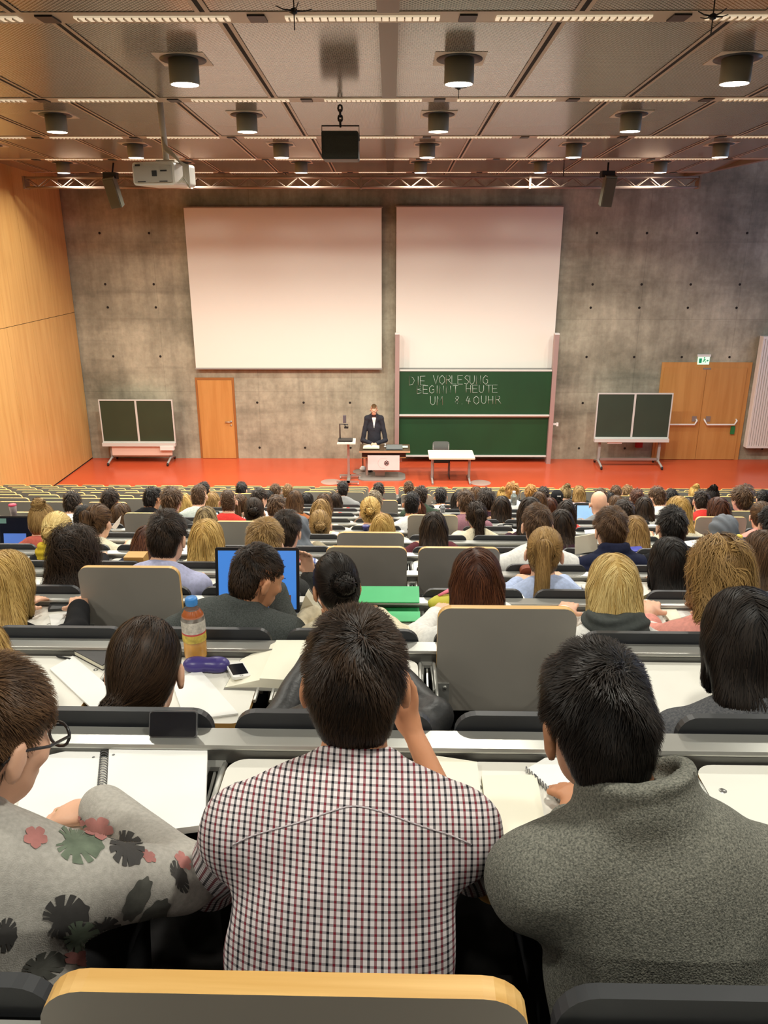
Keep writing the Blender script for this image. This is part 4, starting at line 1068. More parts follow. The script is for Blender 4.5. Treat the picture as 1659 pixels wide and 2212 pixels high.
def head_prims(H, R, s, neck):
    T = lambda *p: H+R @ (np.array(p, float)*s)
    E = lambda c, r, Rx=None: EL(T(*c), np.array(r)*s, R if Rx is None else R @ Rx)
    o = [(E((0, -.012, .032), (.074, .093, .088)), .02), (E((0, .032, -.03), (.060, .060, .085)), .03), (E((0, .048, -.082), (.040, .040, .030)), .03), (E((0, -.045, -.02), (.060, .05, .06)), .03),
         (RC(T(-.03, .082, .022), T(.03, .082, .022), .013*s, .013*s), .015), (RC(T(0, .088, .012), T(0, .108, -.032), .008*s, .014*s), .010), (E((0, .108, -.036), (.017, .012, .010)), .008),
         (RC(T(-.018, .090, -.066), T(.018, .090, -.066), .008*s, .008*s), .008), (E((-.036, .070, -.025), (.022, .018, .018)), .02), (E((.036, .070, -.025), (.022, .018, .018)), .02)]
    for q in (-1, 1):
        o.append((EL(T(q*.030, .094, .002), np.array([.013, .010, .008])*s, R), .008, 'sub'))
        Rx = np.array(Matrix.Rotation(q*.35, 3, 'Z') @ Matrix.Rotation(-.15, 3, 'X'))
        o.append((E((q*.085, -.004, -.014), (.0105, .021, .035), Rx), .006))
        o.append((EL(T(q*.097, .006, -.012), np.array([.006, .011, .020])*s, R), .004, 'sub'))
    o.append((RC(T(0, -.022, -.055), neck, .054*s, .058*s), .02))
    return o
PCOUNT = [0]
HFINE = {0: (.007, .0075), 1: (.010, .010), 2: (.014, .014), 3: (.018, .018)}
def make_person(k, hx, hy, Yoff=-.45, style='short', hair='darkbrown', cloth='grey', skin='fair', yaw=0.0, pitch=.30, roll=0.0, s=1.0, lod=2, collar='round', label='', group=None, wide=1.0, hipx=None, hipy=-.66,
                length=.3, curl=0.0, vol=0.0, elbows=None, wrists=None, hands=None, sleeves=1.0, npt=None, seed=None, cname='sweater', extra=None, foldamp=None, cloth2=None, shoulder_dz=0.0, world=None, nshift=0.0, trouser='trouser', hcurl=.55, hup=None, neckdrop=0.0):
    PCOUNT[0] += 1
    seed = seed if seed is not None else PCOUNT[0]*17+3
    rg = np.random.default_rng(seed)
    if world is None:
        p = PY(hx, hy, DK(k)+Yoff); f = FK(k); seatx = SX0+SEATW*round((p.x-SX0)/SEATW)
        if hipx is None: hipx = p.x*.75+seatx*.25
        org = V3(hipx, DK(k)+hipy, f)
        H = np.array(p)-org
        ZT = ZK(k)-.03-f; YT = -hipy     # table top height, rail distance, both local
    else:
        org, H, ZT, YT = world
    hz = .61
    R = rot_head(yaw, -pitch, roll)
    n = H+R @ V3(0, -.045, -.115)*s+V3(nshift, -.012, -.045-neckdrop)
    hip = V3(0, 0, min(hz, n[2]-.40))
    sp = n-hip; L = np.linalg.norm(sp); sp /= L; A = axes_from(sp); up = A[:, 2]; bk = -A[:, 1]
    sc_ = s
    sh = [n+V3(q*.168*wide, 0.0, 0)-up*.078+bk*(-.005)+V3(0, 0, shoulder_dz) for q in (-1, 1)]
    if elbows is None:
        elbows = [V3(q*(.212+.02*rg.random()), max(YT-.42, sh[0][1]+.05)+.05*rg.random(), ZT+.058) for q in (-1, 1)]
        elbows = [e+V3((sh[i][0]+sh[1-i][0])/2, 0, 0) for i, e in enumerate(elbows)]
    else: elbows = [np.array(e)-org if e is not None else None for e in elbows]
    if wrists is None:
        wrists = [V3(q*(.10+.07*rg.random())+H[0]*.5, YT-.22+.06*rg.random(), ZT+.055) for q in (-1, 1)]
    else: wrists = [np.array(e)-org for e in wrists]
    hb, hc = HFINE[lod]
    ch = hip+sp*L*.60+bk*.012; ub = hip+sp*L*.86+bk*.020
    def torso(g):
        o = [(EL(hip, (.165*wide+g, .12+g, .13+g)), .05), (EL(hip+sp*L*.32+bk*.014, (.156*wide+g, .120+g, .22+g), A), .08), (EL(ch, (.160*wide+g, .112+g, .21+g), A), .06), (EL(ub, (.160*wide+g, .088+g, .11+g), A), .05)]
        o.append((RC(sh[0], sh[1], .058+g, .058+g), .05))
        for q in (0, 1): o.append((RC(n+up*.01, sh[q]+up*.006, .046+g, .044+g), .04))
        return o
    def arm(i, g, upto=1.0, g2=None):
        g2 = g if g2 is None else g2
        S_, E_, W_ = sh[i], elbows[i], wrists[i]
        o = [(RC(S_, E_, .051+g, .042+g), .03)]
        we = E_+(W_-E_)*upto
        if upto > 0.05: o.append((RC(E_, we, .042+g, .042+(.029-.042)*upto+g2), .02))
        return o
    # body
    body = head_prims(H, R, s, n+up*-.01)+torso(-.014)
    for i in (0, 1):
        body += arm(i, -.010)
        fw = wrists[i]-elbows[i]; fw = fw/np.linalg.norm(fw)
        fwd = fw*.3+V3((.3 if i == 0 else -.3), .75, .02) if (hands is None) else np.array(hands[i][0])
        upv = V3(0, 0, 1) if hands is None else np.array(hands[i][1])
        body += hand_prims(wrists[i], fwd, upv, V3(1 if i == 0 else -1, 0, .2) if hands is None else np.array(hands[i][2]), s, (hcurl if hands is not None else .22) if hands is None or len(hands[i]) < 4 else hands[i][3])
    for q in (-1, 1):
        kn = V3(q*.11, min(.44, YT-.14), .50); body += [(RC(hip+V3(q*.09, .03, -.04), kn, .07, .05), .04), (RC(kn, V3(q*.11, kn[1]-.05, .09), .05, .035), .03), (RC(V3(q*.11, kn[1]-.06, .045), V3(q*.12, kn[1]+.12, .035), .04, .03), .03)] if world is None else [(RC(V3(q*.09, 0, hip[2]-.03), V3(q*.10, .0, .48), .075, .052), .04), (RC(V3(q*.10, 0, .48), V3(q*.10, -.02, .09), .05, .036), .03), (RC(V3(q*.10, -.03, .04), V3(q*.11, .14, .03), .04, .03), .02)]
    V, lo = sdf_grid(body, hb); v, f = surfnet(V, lo, hb); v = smoothv(v, f, 1, .4)
    root = empty('person', tuple(org)); 
    link('body', npmesh('body', v, f, SKIN[skin]), root)
    # clothing
    g = .006 if cname in ('shirt', 'tee') else .010
    cl = torso(g)
    for i in (0, 1): cl += arm(i, g+.004, sleeves, g+(.010 if sleeves > .9 else .02))
    if cname == 'puffer': pass
    cuts = []
    if collar == 'round': cl.append((RING(n+up*.012, A, .060, .062, .010), .012)); 
    elif collar == 'shirt': cl += [(RING(n+up*.026+V3(0, -.004, 0), axes_from(up*.95+V3(0, .25, 0)), .062, .066, .012, .026), .010)]
    elif collar == 'turtle': cl += [(RING(n+up*.036, axes_from(up+V3(.05, .3, 0)), .072, .076, .022, .046), .015), (RING(n+up*.078, axes_from(up+V3(-.12, .35, 0)), .074, .076, .016, .020), .006), (RING(n+up*.012, A, .080, .080, .018, .02), .012)]
    elif collar == 'hood': cl += [(EL(n+bk*.070-up*.035, (.105, .045, .07), A), .02), (RING(n+up*.012, axes_from(up+V3(0, .5, 0)), .088, .085, .024, .03), .02)]
    elif collar == 'high': cl += [(RING(n+up*.035, axes_from(up+V3(0, .2, 0)), .068, .070, .014, .036), .014)]
    elif collar == 'low': pass
    V, lo = sdf_grid(cl, hc, [(n+up*.105, up)]); v, f = surfnet(V, lo, hc); v = smoothv(v, f, 2, .4); N = vnormals(v, f)
    fa = foldamp if foldamp is not None else (.005 if lod <= 1 else .004)
    if cname == 'puffer':
        q = (v-hip) @ up; v = v+N*(.010*np.abs(np.sin(q*PI/.075)))[:, None]
    v = folds(v, N, fa, 38, seed)
    me = npmesh(cname, v, f, CL[cloth])
    if cloth in ('checked', 'plaid'):
        # garment coordinates: across/along on the trunk, around/along on the sleeves
        u_ = v[:, 0].copy(); w_ = (v-hip) @ up
        yk = L-.035+.10*np.abs(v[:, 0]-n[0])-.02*np.cos((v[:, 0]-n[0])*9)
        for i in (0, 1):
            S_, E_ = sh[i], elbows[i]; ab = E_-S_; la = np.linalg.norm(ab); ax_ = ab/la
            t = (v-S_) @ ax_; rad = v-S_-t[:, None]*ax_
            m_ = (RC(S_, E_, .054, .043).d(v) < .03) & (t > .04) & ((v[:, 0]-S_[0])*(1 if i else -1) > -.01)
            e1 = np.cross(ax_, V3(0, 1, 0)); e1 /= np.linalg.norm(e1); e2 = np.cross(ax_, e1)
            ang = np.arctan2(rad @ e1, rad @ e2)
            u_ = np.where(m_, ang*.052, u_); w_ = np.where(m_, -t, w_)
        uvl = me.uv_layers.new(name='UVMap'); li = f.ravel()
        # faces that straddle the sleeve seam or the wrap-around of the angle keep one corner's value
        uf = u_[f]; wf = w_[f]; bad = (uf.max(1)-uf.min(1) > .05) | (wf.max(1)-wf.min(1) > .05)
        uf[bad] = uf[bad][:, :1]+(v[f[bad]][:, :, 0]-v[f[bad]][:, :1, 0]); wf[bad] = wf[bad][:, :1]+(v[f[bad]][:, :, 2]-v[f[bad]][:, :1, 2])
        uvl.data.foreach_set('uv', np.stack([uf.ravel(), wf.ravel()], -1).astype(np.float32).ravel())
    ob = link(cname, me, root)
    # trousers
    tr = [(EL(hip+V3(0, .02, -.02), (.168*wide+.012, .130, .115)), .05)]
    for q in (-1, 1):
        if world is None:
            kn = V3(q*.11, min(.44, YT-.14), .50); tr += [(RC(hip+V3(q*.09, .03, -.04), kn, .088, .066), .04), (RC(kn, V3(q*.11, kn[1]-.05, .08), .064, .050), .03)]
        else: tr += [(RC(V3(q*.09, 0, hip[2]-.03), V3(q*.10, .0, .48), .09, .066), .04), (RC(V3(q*.10, 0, .48), V3(q*.10, -.02, .07), .064, .054), .03)]
    ht = .022 if lod >= 1 else .014
    V, lo = sdf_grid(tr, ht); v, f = surfnet(V, lo, ht); v = smoothv(v, f, 2, .5)
    link('trousers', npmesh('trousers', v, f, CL[trouser]), root)
    # hair or head cover
    npts = npt or {0: 15000, 1: 4200, 2: 1500, 3: 620}[lod]
    if style == 'bald': pass
    elif style == 'hijab':
        T = lambda *p: H+R @ (np.array(p, float)*s)
        hj = [(EL(T(0, -.012, .035), np.array([.090, .108, .103])*s, R), .02), (EL(T(0, -.03, -.05), np.array([.085, .088, .09])*s, R), .04), (RING(n+up*.03, A, .075, .08, .035, .045), .04), (EL(n+bk*.05-up*.03, (.12, .06, .07), A), .04)]
        V, lo = sdf_grid(hj+[(EL(T(0, .115, -.03), np.array([.062, .06, .08])*s, R), .01, 'sub')], hc); v, f = surfnet(V, lo, hc); v = smoothv(v, f, 2, .4); N = vnormals(v, f)
        q = (v-H) @ R; v = v+N*(.006*np.sin(q[:, 2]*60+q[:, 0]*70+3*np.sin(q[:, 0]*20)))[:, None]
        link('headscarf', npmesh('headscarf', v, f, CL['hijab']), root)
    elif style == 'cap':
        T = lambda *p: H+R @ (np.array(p, float)*s)
        hj = [(EL(T(0, -.012, .04), np.array([.085, .103, .095])*s, R), .02), (EL(T(0, .10, .035), np.array([.06, .07, .010])*s, R), .01)]
        V, lo = sdf_grid(hj, hc, [(T(0, 0, -.005), -R[:, 2])]); v, f = surfnet(V, lo, hc); v = smoothv(v, f, 2, .4)
        link('cap', npmesh('cap', v, f, CL['black']), root)
        mk_ = MB().box((0, 0, 0), (.05*s, .006, .014*s)); o_ = mk_.build('cap_logo', CL['white'], root); o_.location = T(0, -.117, .035)
        hv, hf, ht_ = make_hair('fade', H, R, s*.97, lod, npts//2, dict(n=n, h=hip), seed)
        me = npmesh('hair', hv, hf, HM(hair)); at = me.attributes.new('tone', 'FLOAT', 'POINT'); at.data.foreach_set('value', ht_.astype(np.float32)); link('hair', me, root)
    else:
        hv, hf, ht_ = make_hair(style, H, R, s, lod, npts, dict(n=n, h=hip), seed, length, curl, vol)
        me = npmesh('hair', hv, hf, HM(hair)); at = me.attributes.new('tone', 'FLOAT', 'POINT'); at.data.foreach_set('value', ht_.astype(np.float32)); link('hair', me, root)
    if extra: extra(root, dict(H=H, R=R, n=n, hip=hip, up=up, bk=bk, A=A, sh=sh, el=elbows, wr=wrists, org=org, cloth=ob, hc=hc, s=s, L=L))
    tag(root, label, 'person', group)
    if world is None: OCC.add((k, round((H[0]+org[0]-SX0)/SEATW)))
    return root
def scarf(mat, r=.03, tall=.045, wide=.085, name='scarf'):
    def fn(root, q):
        pr = [(RING(q['n']+q['up']*.045, axes_from(q['up']+V3(.06, .15, 0)), wide, wide*.98, r, tall), .02), (RING(q['n']+q['up']*.015, axes_from(q['up']+V3(-.1, .1, 0)), wide*1.1, wide*1.05, r*.9, tall*.7), .012)]
        V, lo = sdf_grid(pr, q['hc']); v, f = surfnet(V, lo, q['hc']); v = smoothv(v, f, 1, .4); N = vnormals(v, f)
        c = v-q['n']; a = np.arctan2(c[:, 1], c[:, 0]); v = v+N*(.005*np.sin((c @ q['up'])*150+2*np.sin(a*2)))[:, None]
        link(name, npmesh(name, v, f, CL[mat]), root)
    return fn
# ================================================================== the audience
def Ztab(k): return ZK(k)-.03
def poly_on(root_obj, shapes):
    """lay printed shapes on a garment: polar outlines cast onto its surface and joined to its mesh"""
    me = root_obj.data; bm = bmesh.new(); bm.from_mesh(me)
    bpy.context.view_layer.update()
    mw = root_obj.matrix_world if root_obj.parent is None else Matrix.Translation(root_obj.parent.location)
    inv = mw.inverted(); bv = BVHTree.FromBMesh(bm)
    o = inv @ CAM
    mats = []
    for (cx, cy, rx, ry, ang, kind, mat, lift) in shapes:
        if mat.name not in [m.name for m in me.materials]: me.materials.append(mat)
        mi = [m.name for m in me.materials].index(mat.name)
        nr, nt = 7, 150; grid = []
        for i in range(nr+1):
            ring = []
            for j in range(nt):
                t = 2*PI*j/nt
                if kind == 'leaf':
                    a_ = abs(t if t < PI else 2*PI-t)
                    rr = .80+.20*math.cos(a_)-.10*math.exp(-(a_/.5)**2)+.12*math.exp(-(a_/.12)**2)
                    if a_ > 2.75: rr *= .45+.4*(PI-a_)/.39*.6
                    sl = (a_*1.05+.25*math.sin(a_*2)) % .40
                    if sl < .085 and .32 < a_ < 2.7: rr *= .60+.05*math.sin(a_*5)
                elif kind == 'flower': rr = .62+.38*abs(math.cos(2.5*t))**.55+.03*math.sin(11*t)
                else: rr = 1-.06*math.cos(9*t)
                r_ = i/nr*rr
                x, y = r_*math.cos(t)*rx, r_*math.sin(t)*ry
                px, py = cx+x*math.cos(ang)-y*math.sin(ang), cy+x*math.sin(ang)+y*math.cos(ang)
                d = ray(px, py).normalized()
                hit, nrm, _, dist = bv.ray_cast(o, d)
                ring.append(bm.verts.new(hit+nrm*(.0012+lift*.0006)) if hit is not None and dist < 3 else None)
            grid.append(ring)
        for i in range(nr):
            for j in range(nt):
                q = [grid[i][j], grid[i+1][j], grid[i+1][(j+1) % nt], grid[i][(j+1) % nt]]
                if any(a is None for a in q): continue
                if max((q[a].co-q[b_].co).length for a in range(4) for b_ in range(a)) > .04: continue
                f = bm.faces.new(q); f.material_index = mi; f.smooth = True
    bm.to_mesh(me); bm.free(); me.update()
def add_glasses(root, q):
    H, R, s = q['H'], q['R'], q['s']; T = lambda *p: tuple(H+R @ (np.array(p)*s))
    m = MB()
    for x in (-.036, .036): m.tube([T(x+.026*math.cos(t), .108, .0+.020*math.sin(t)) for t in np.linspace(0, 2*PI, 15)], .0028, 5)
    m.tube([T(-.01, .112, .004), T(.01, .112, .004)], .0028, 5)
    for x in (-1, 1): m.tube([T(x*.062, .106, .004), T(x*.086, .05, .004), T(x*.088, -.01, .006), T(x*.086, -.03, -.012)], .0028, 5)
    m.build('glasses', M('glasses_dark', (40, 38, 40), .3), root)
def yoke_seam(root, q):
    bv = BVHTree.FromPolygons([v.co for v in q['cloth'].data.vertices], [p.vertices for p in q['cloth'].data.polygons]); pts = []
    for x in np.linspace(-.185, .185, 30):
        c = q['n']-q['up']*(-.050+.080*min(1.1, abs(x)/.17)**1.5)
        h = bv.ray_cast(Vector((q['n'][0]+x, c[1]-.5, c[2])), Vector((0, 1, 0)))
        if h[0] is not None: pts.append(h[0]+Vector((0, -.0003, 0)))
    MB().tube(pts, .0016, 5, flat=.7).build('yoke_seam', M('seam_light', (190, 180, 184), .9), q['cloth'])
# ---- the three people closest to the camera
Y1 = DK(1)
def pen_extra(root, q):
    W = q['wr'][1]
    add_glasses(root, q)
FL = dict(grn=M('print_green', (104, 116, 98), .9, var=.25, scale=40), drk=M('print_dark', (66, 64, 62), .9, var=.15, scale=40), pnk=M('print_pink', (176, 118, 112), .9, var=.18, scale=30), drk2=M('print_greydark', (84, 84, 78), .9, var=.25, scale=40))
hp = PZ(150, 1738, Ztab(1)+.035); wp = PZ(222, 1752, Ztab(1)+.065)
left_man = make_person(1, -26, 1592, Yoff=-.47, style='short', hair='brown', cloth='floral', cname='sweatshirt', collar='high', skin='fair', yaw=-.55, pitch=.38, lod=0, s=1.02, wide=1.22, hipx=-.70,
    elbows=[V3(-1.08, Y1-.40, Ztab(1)+.06), V3(PY(398, 1895, Y1-.47).x, Y1-.47, PY(398, 1895, Y1-.47).z)], wrists=[V3(-1.0, Y1-.2, Ztab(1)+.04), V3(*wp)],
    hands=[((.3, .9, 0), (0, 0, 1), (1, 0, 0)), ((-1, .12, -.16), (.0, .1, 1), (0, 1, -.2), .75)], label='person in a grey floral sweatshirt and glasses writing in the spiral notebook', extra=pen_extra, foldamp=.005, seed=5)
cl_ = [c for c in left_man.children if c.name.startswith('sweatshirt')][0]
poly_on(cl_, [(160, 1818, 66, 56, .2, 'leaf', FL['grn'], 0), (268, 1826, 52, 44, .9, 'leaf', FL['drk'], 1), (76, 1809, 27, 24, .3, 'flower', FL['pnk'], 1), (214, 1790, 34, 26, .2, 'flower', FL['pnk'], 2), (160, 1776, 26, 16, .1, 'flower', FL['pnk'], 1),
  (132, 1985, 66, 58, -.4, 'leaf', FL['drk'], 0), (224, 2005, 40, 46, 1.2, 'leaf', FL['drk'], 0), (169, 2022, 52, 46, .4, 'leaf', FL['grn'], 1), (84, 2092, 66, 36, -.4, 'leaf', FL['drk2'], 0), (172, 2070, 38, 18, .1, 'flower', FL['pnk'], 2),
  (8, 2018, 30, 46, .2, 'leaf', FL['drk'], 0), (296, 1942, 22, 52, .5, 'oval', FL['drk2'], 0), (330, 1982, 22, 50, .7, 'oval', FL['drk2'], 0), (384, 1896, 20, 46, -.4, 'leaf', FL['drk'], 0), (395, 1860, 24, 14, .9, 'flower', FL['pnk'], 1), (240, 2085, 30, 22, 0, 'leaf', FL['grn'], 0), (320, 1850, 20, 12, .6, 'flower', FL['pnk'], 0)])
cw = PY(905, 1640, Y1-.20)
make_person(1, 768, 1472, Yoff=-.40, style='short', hair='darkbrown', cloth='checked', collar='shirt', cname='shirt', skin='tan', lod=0, wide=1.06, sleeves=.30, pitch=.22, hipx=-.09, s=.97, seed=21, npt=16000, hipy=-.73,
    elbows=[V3(-.335, Y1-.40, Ztab(1)+.01), V3(.155, Y1-.38, Ztab(1)+.03)], wrists=[V3(-.12, Y1-.18, Ztab(1)+.04), V3(.035, Y1-.22, Ztab(1)+.235)],
    hands=[((.3, .9, 0), (0, 0, 1), (1, 0, 0)), ((-.25, .1, .95), (.3, .9, .2), (-1, 0, 0), 1.0)], extra=yoke_seam, label='person with short dark hair in a checked shirt, seen from behind at the centre', foldamp=.005)
make_person(1, 1286, 1560, Yoff=-.53, style='short', hair='black', cloth='heather', collar='turtle', cname='sweater', skin='olive', lod=0, wide=1.0, nshift=.04, yaw=.22, pitch=.36, roll=-.05, hipx=.44, hipy=-.73, s=.93, seed=33, npt=16000,
    elbows=[V3(.30, Y1-.44, Ztab(1)+.03), V3(.70, Y1-.42, Ztab(1)+.02)], wrists=[V3(.36, Y1-.30, Ztab(1)+.04), V3(.44, Y1-.28, Ztab(1)+.04)], label='person with short black hair in a grey ribbed roll-collar sweater', foldamp=.006)
# ---- second row
def zipx(root, q):
    up, n = q['up'], q['n']; pts = []
    bv = BVHTree.FromPolygons([v.co for v in q['cloth'].data.vertices], [p.vertices for p in q['cloth'].data.polygons])
    for t in np.linspace(.02, .42, 16):
        o = Vector(n-up*t+V3(.0+.04*t, -.5, 0)); h = bv.ray_cast(o, Vector((0, 1, 0)))
        if h[0] is not None: pts.append(h[0]+Vector((0, -.002, 0)))
    MB().tube(pts, .004, 6, flat=.6).box(tuple(pts[0]+Vector((0, -.004, -.02))), (.010, .004, .03)).build('zip', M('zip_gold', (206, 170, 74), .3, .9), root)
make_person(2, -48, 1432, style='long', hair='blond', cloth='greyknit', lod=1, hipx=-1.12, elbows=[V3(-1.4, DK(2)-.6, Ztab(2)-.1), V3(-.83, DK(2)-.62, Ztab(2)-.06)], wrists=[V3(-1.3, DK(2)-.4, Ztab(2)-.1), V3(-.95, DK(2)-.42, Ztab(2)-.09)], wide=1.1, label='person in a speckled grey knit sweater, half hidden behind the glasses wearer', yaw=.2, curl=.5, length=.34)
make_person(2, 316, 1448, Yoff=-.60, style='lowtie', hair='darkbrown', cloth='brownknit', collar='low', lod=1, s=1.12, label='person with dark hair tied low over a bare neck, brown speckled sweater', pitch=.42, seed=11, npt=7000, elbows=[V3(-0.860, DK(2)-.66, Ztab(2)-.13), V3(-0.370, DK(2)-.66, Ztab(2)-.13)], wrists=[V3(-0.720, DK(2)-.44, Ztab(2)-.10), V3(-0.500, DK(2)-.44, Ztab(2)-.10)])
make_person(2, 760, 1410, style='short', hair='black', cloth='leather', cname='jacket', lod=1, label='person in a black leather jacket, hidden behind the checked-shirt head', elbows=[V3(-.36, DK(2)-.50, Ztab(2)-.0), V3(.13, DK(2)-.46, Ztab(2)+.05)], pitch=.4)
make_person(2, 1602, 1392, Yoff=-.50, style='long', hair='black', cloth='greywool', cname='sweater', collar='high', lod=1, s=1.18, length=.15, pitch=.42, elbows=[V3(0.780, DK(2)-.66, Ztab(2)-.13), V3(1.320, DK(2)-.66, Ztab(2)-.13)], wrists=[V3(0.900, DK(2)-.44, Ztab(2)-.10), V3(1.150, DK(2)-.44, Ztab(2)-.10)], extra=zipx, vol=.006, wide=1.22, hipx=1.03, label='person with long black hair in a grey sweater with a golden back zip', seed=9, npt=9000)
# ---- third row
def armup(k, px, py, Y): p = PY(px, py, Y); return V3(*p)
make_person(3, 18, 1268, style='long', hair='blond', cloth='black', cname='jacket', lod=1, length=.30, s=1.12, vol=.006, label='person with long blond hair and a black jacket behind the dark notebook', seed=61, pitch=.4)
make_person(3, 556, 1246, Yoff=-.50, style='fade', hair='darkbrown', cloth='slate', collar='high', cname='jacket', lod=1, yaw=-.95, pitch=.42, s=1.06, skin='tan', wide=1.3, hipx=-.72, label='person in a dark grey jacket with face turned in profile before a blue laptop', seed=14, npt=6500,
    elbows=[V3(-1.02, DK(3)-.42, Ztab(3)+.05), V3(-.42, DK(3)-.40, Ztab(3)+.05)], wrists=[V3(-.8, DK(3)-.2, Ztab(3)+.04), V3(-.50, DK(3)-.24, Ztab(3)+.20)], hands=[((.3, .9, 0), (0, 0, 1), (1, 0, 0)), ((-.1, .0, .95), (.3, .9, .2), (-1, 0, 0), 1.0)])
make_person(3, 726, 1268, Yoff=-.50, style='bun', hair='black', cloth='cream', collar='low', lod=1, yaw=.35, pitch=.45, s=1.05, skin='olive', label='person with black hair pinned up holding an open book', hipx=-.16, seed=15,
    wrists=[V3(PY(672, 1325, DK(3)-.3).x, DK(3)-.3, Ztab(3)+.10), V3(-.05, DK(3)-.2, Ztab(3)+.04)])
make_person(3, 1028, 1262, Yoff=-.5, style='long', hair='reddish', cloth='white', cname='blouse', lod=1, s=1.10, length=.26, vol=.004, label='person with long straight reddish-brown hair behind the tall folded panel', seed=16)
make_person(3, 1322, 1272, Yoff=-.5, style='long', hair='lightblond', cloth='white', cname='blouse', collar='low', lod=1, s=1.08, length=.20, vol=.004, extra=scarf('scarfgrey', .036, .05, .092), label='person with very light blond hair, dark grey loop scarf and white top', seed=17, wide=1.12)
make_person(3, 1552, 1242, Yoff=-.48, style='long', hair='darkblond', cloth='pink', cname='tee', sleeves=.35, lod=1, s=1.14, length=.34, vol=.010, curl=1.0, wide=1.15, label='person with wavy dark-blond hair over a pink tee', seed=18, npt=6500)
# ---- fourth row
make_person(4, 162, 1200, Yoff=-.5, style='long', hair='darkbrown', cloth='brown', cname='cardigan', lod=1, s=1.12, length=.38, curl=1.6, vol=.012, label='person with long curly dark hair just behind the dark notebook', seed=22)
make_person(4, 362, 1162, Yoff=-.47, style='short', hair='darkbrown', cloth='lavender', collar='shirt', cname='shirt', lod=1, s=1.10, wide=1.15, yaw=-.2, hipx=-1.21, label='person with thick dark hair in a lavender shirt beside the blue laptop', seed=23)
make_person(4, 572, 1180, style='short', hair='darkblond', cloth='charcoal', lod=1, s=1.06, pitch=.5, label='person with short dark-blond hair whose hand rises beside the blue laptop', seed=24, vol=.006,
    elbows=[V3(-1.05, DK(4)-.42, Ztab(4)+.05), V3(-.46, DK(4)-.44, Ztab(4)+.06)], wrists=[V3(-.8, DK(4)-.2, Ztab(4)+.04), V3(*PY(668, 1248, DK(4)-.40))], hands=[((.3, .9, 0), (0, 0, 1), (1, 0, 0)), ((-.1, .1, .95), (.4, .9, .0), (-1, 0, 0), .45)])
make_person(4, 1176, 1196, Yoff=-.47, style='pony', hair='darkblond', cloth='lightblue', collar='shirt', cname='shirt', lod=1, s=1.08, yaw=-.25, length=.42, wide=1.1, label='person with a long dark-blond ponytail over a pale blue shirt', seed=25, npt=6000)
make_person(4, 1444, 1220, Yoff=-.5, style='long', hair='black', cloth='tweed', cname='sweater', lod=1, s=1.12, length=.27, vol=.002, label='person with long straight blackish hair and an olive speckled top', seed=26)
make_person(4, 1646, 1205, Yoff=-.5, style='long', hair='brown', cloth='brown', lod=1, s=1.1, length=.3, vol=.004, label='person with long brown hair at the picture edge behind the pink tee', seed=27)
# ---- fifth row
make_person(5, 126, 1150, style='bun', hair='lightblond', cloth='black', lod=2, s=1.05, extra=scarf('mustard', .03, .05, .09), label='person with pale blond pinned hair and a mustard scarf', seed=28)
make_person(5, 320, 1178, Yoff=-.45, style='long', hair='reddish', cloth='navy', cname='jacket', lod=2, pitch=.7, hipx=-1.78, label='person slumped in a navy jacket behind the lavender shirt', seed=29, length=.24)
make_person(5, 448, 1172, Yoff=-.5, style='long', hair='blond', cloth='cream', lod=2, s=1.15, length=.28, vol=.005, label='person with smooth shoulder-length blond hair ahead of the blue laptop', seed=30, npt=2600)
make_person(5, 620, 1148, style='short', hair='darkbrown', cloth='plaid', collar='shirt', cname='shirt', lod=1, s=1.06, wide=1.12, yaw=-.25, label='person in a blue and red plaid shirt with dark hair', seed=31)
make_person(5, 1160, 1136, style='short', hair='brown', cloth='white', collar='hood', cname='hoodie', lod=1, s=1.08, wide=1.2, label='person with short brown hair in a white hoodie', seed=34)
make_person(5, 1318, 1146, style='short', hair='brown', cloth='navy', collar='turtle', cname='puffer', lod=1, s=1.12, wide=1.22, yaw=.15, label='person with tousled brown hair in a navy puffer jacket', seed=35, vol=.006)
make_person(5, 1450, 1140, style='short', hair='black', cloth='black', lod=2, s=1.08, wide=1.1, label='person with short dark hair and black sweater ahead of the olive top', seed=36)
make_person(5, 1668, 1136, style='short', hair='black', cloth='pink', lod=2, label='person with black hair cut by the picture edge, pink sleeve', seed=37)
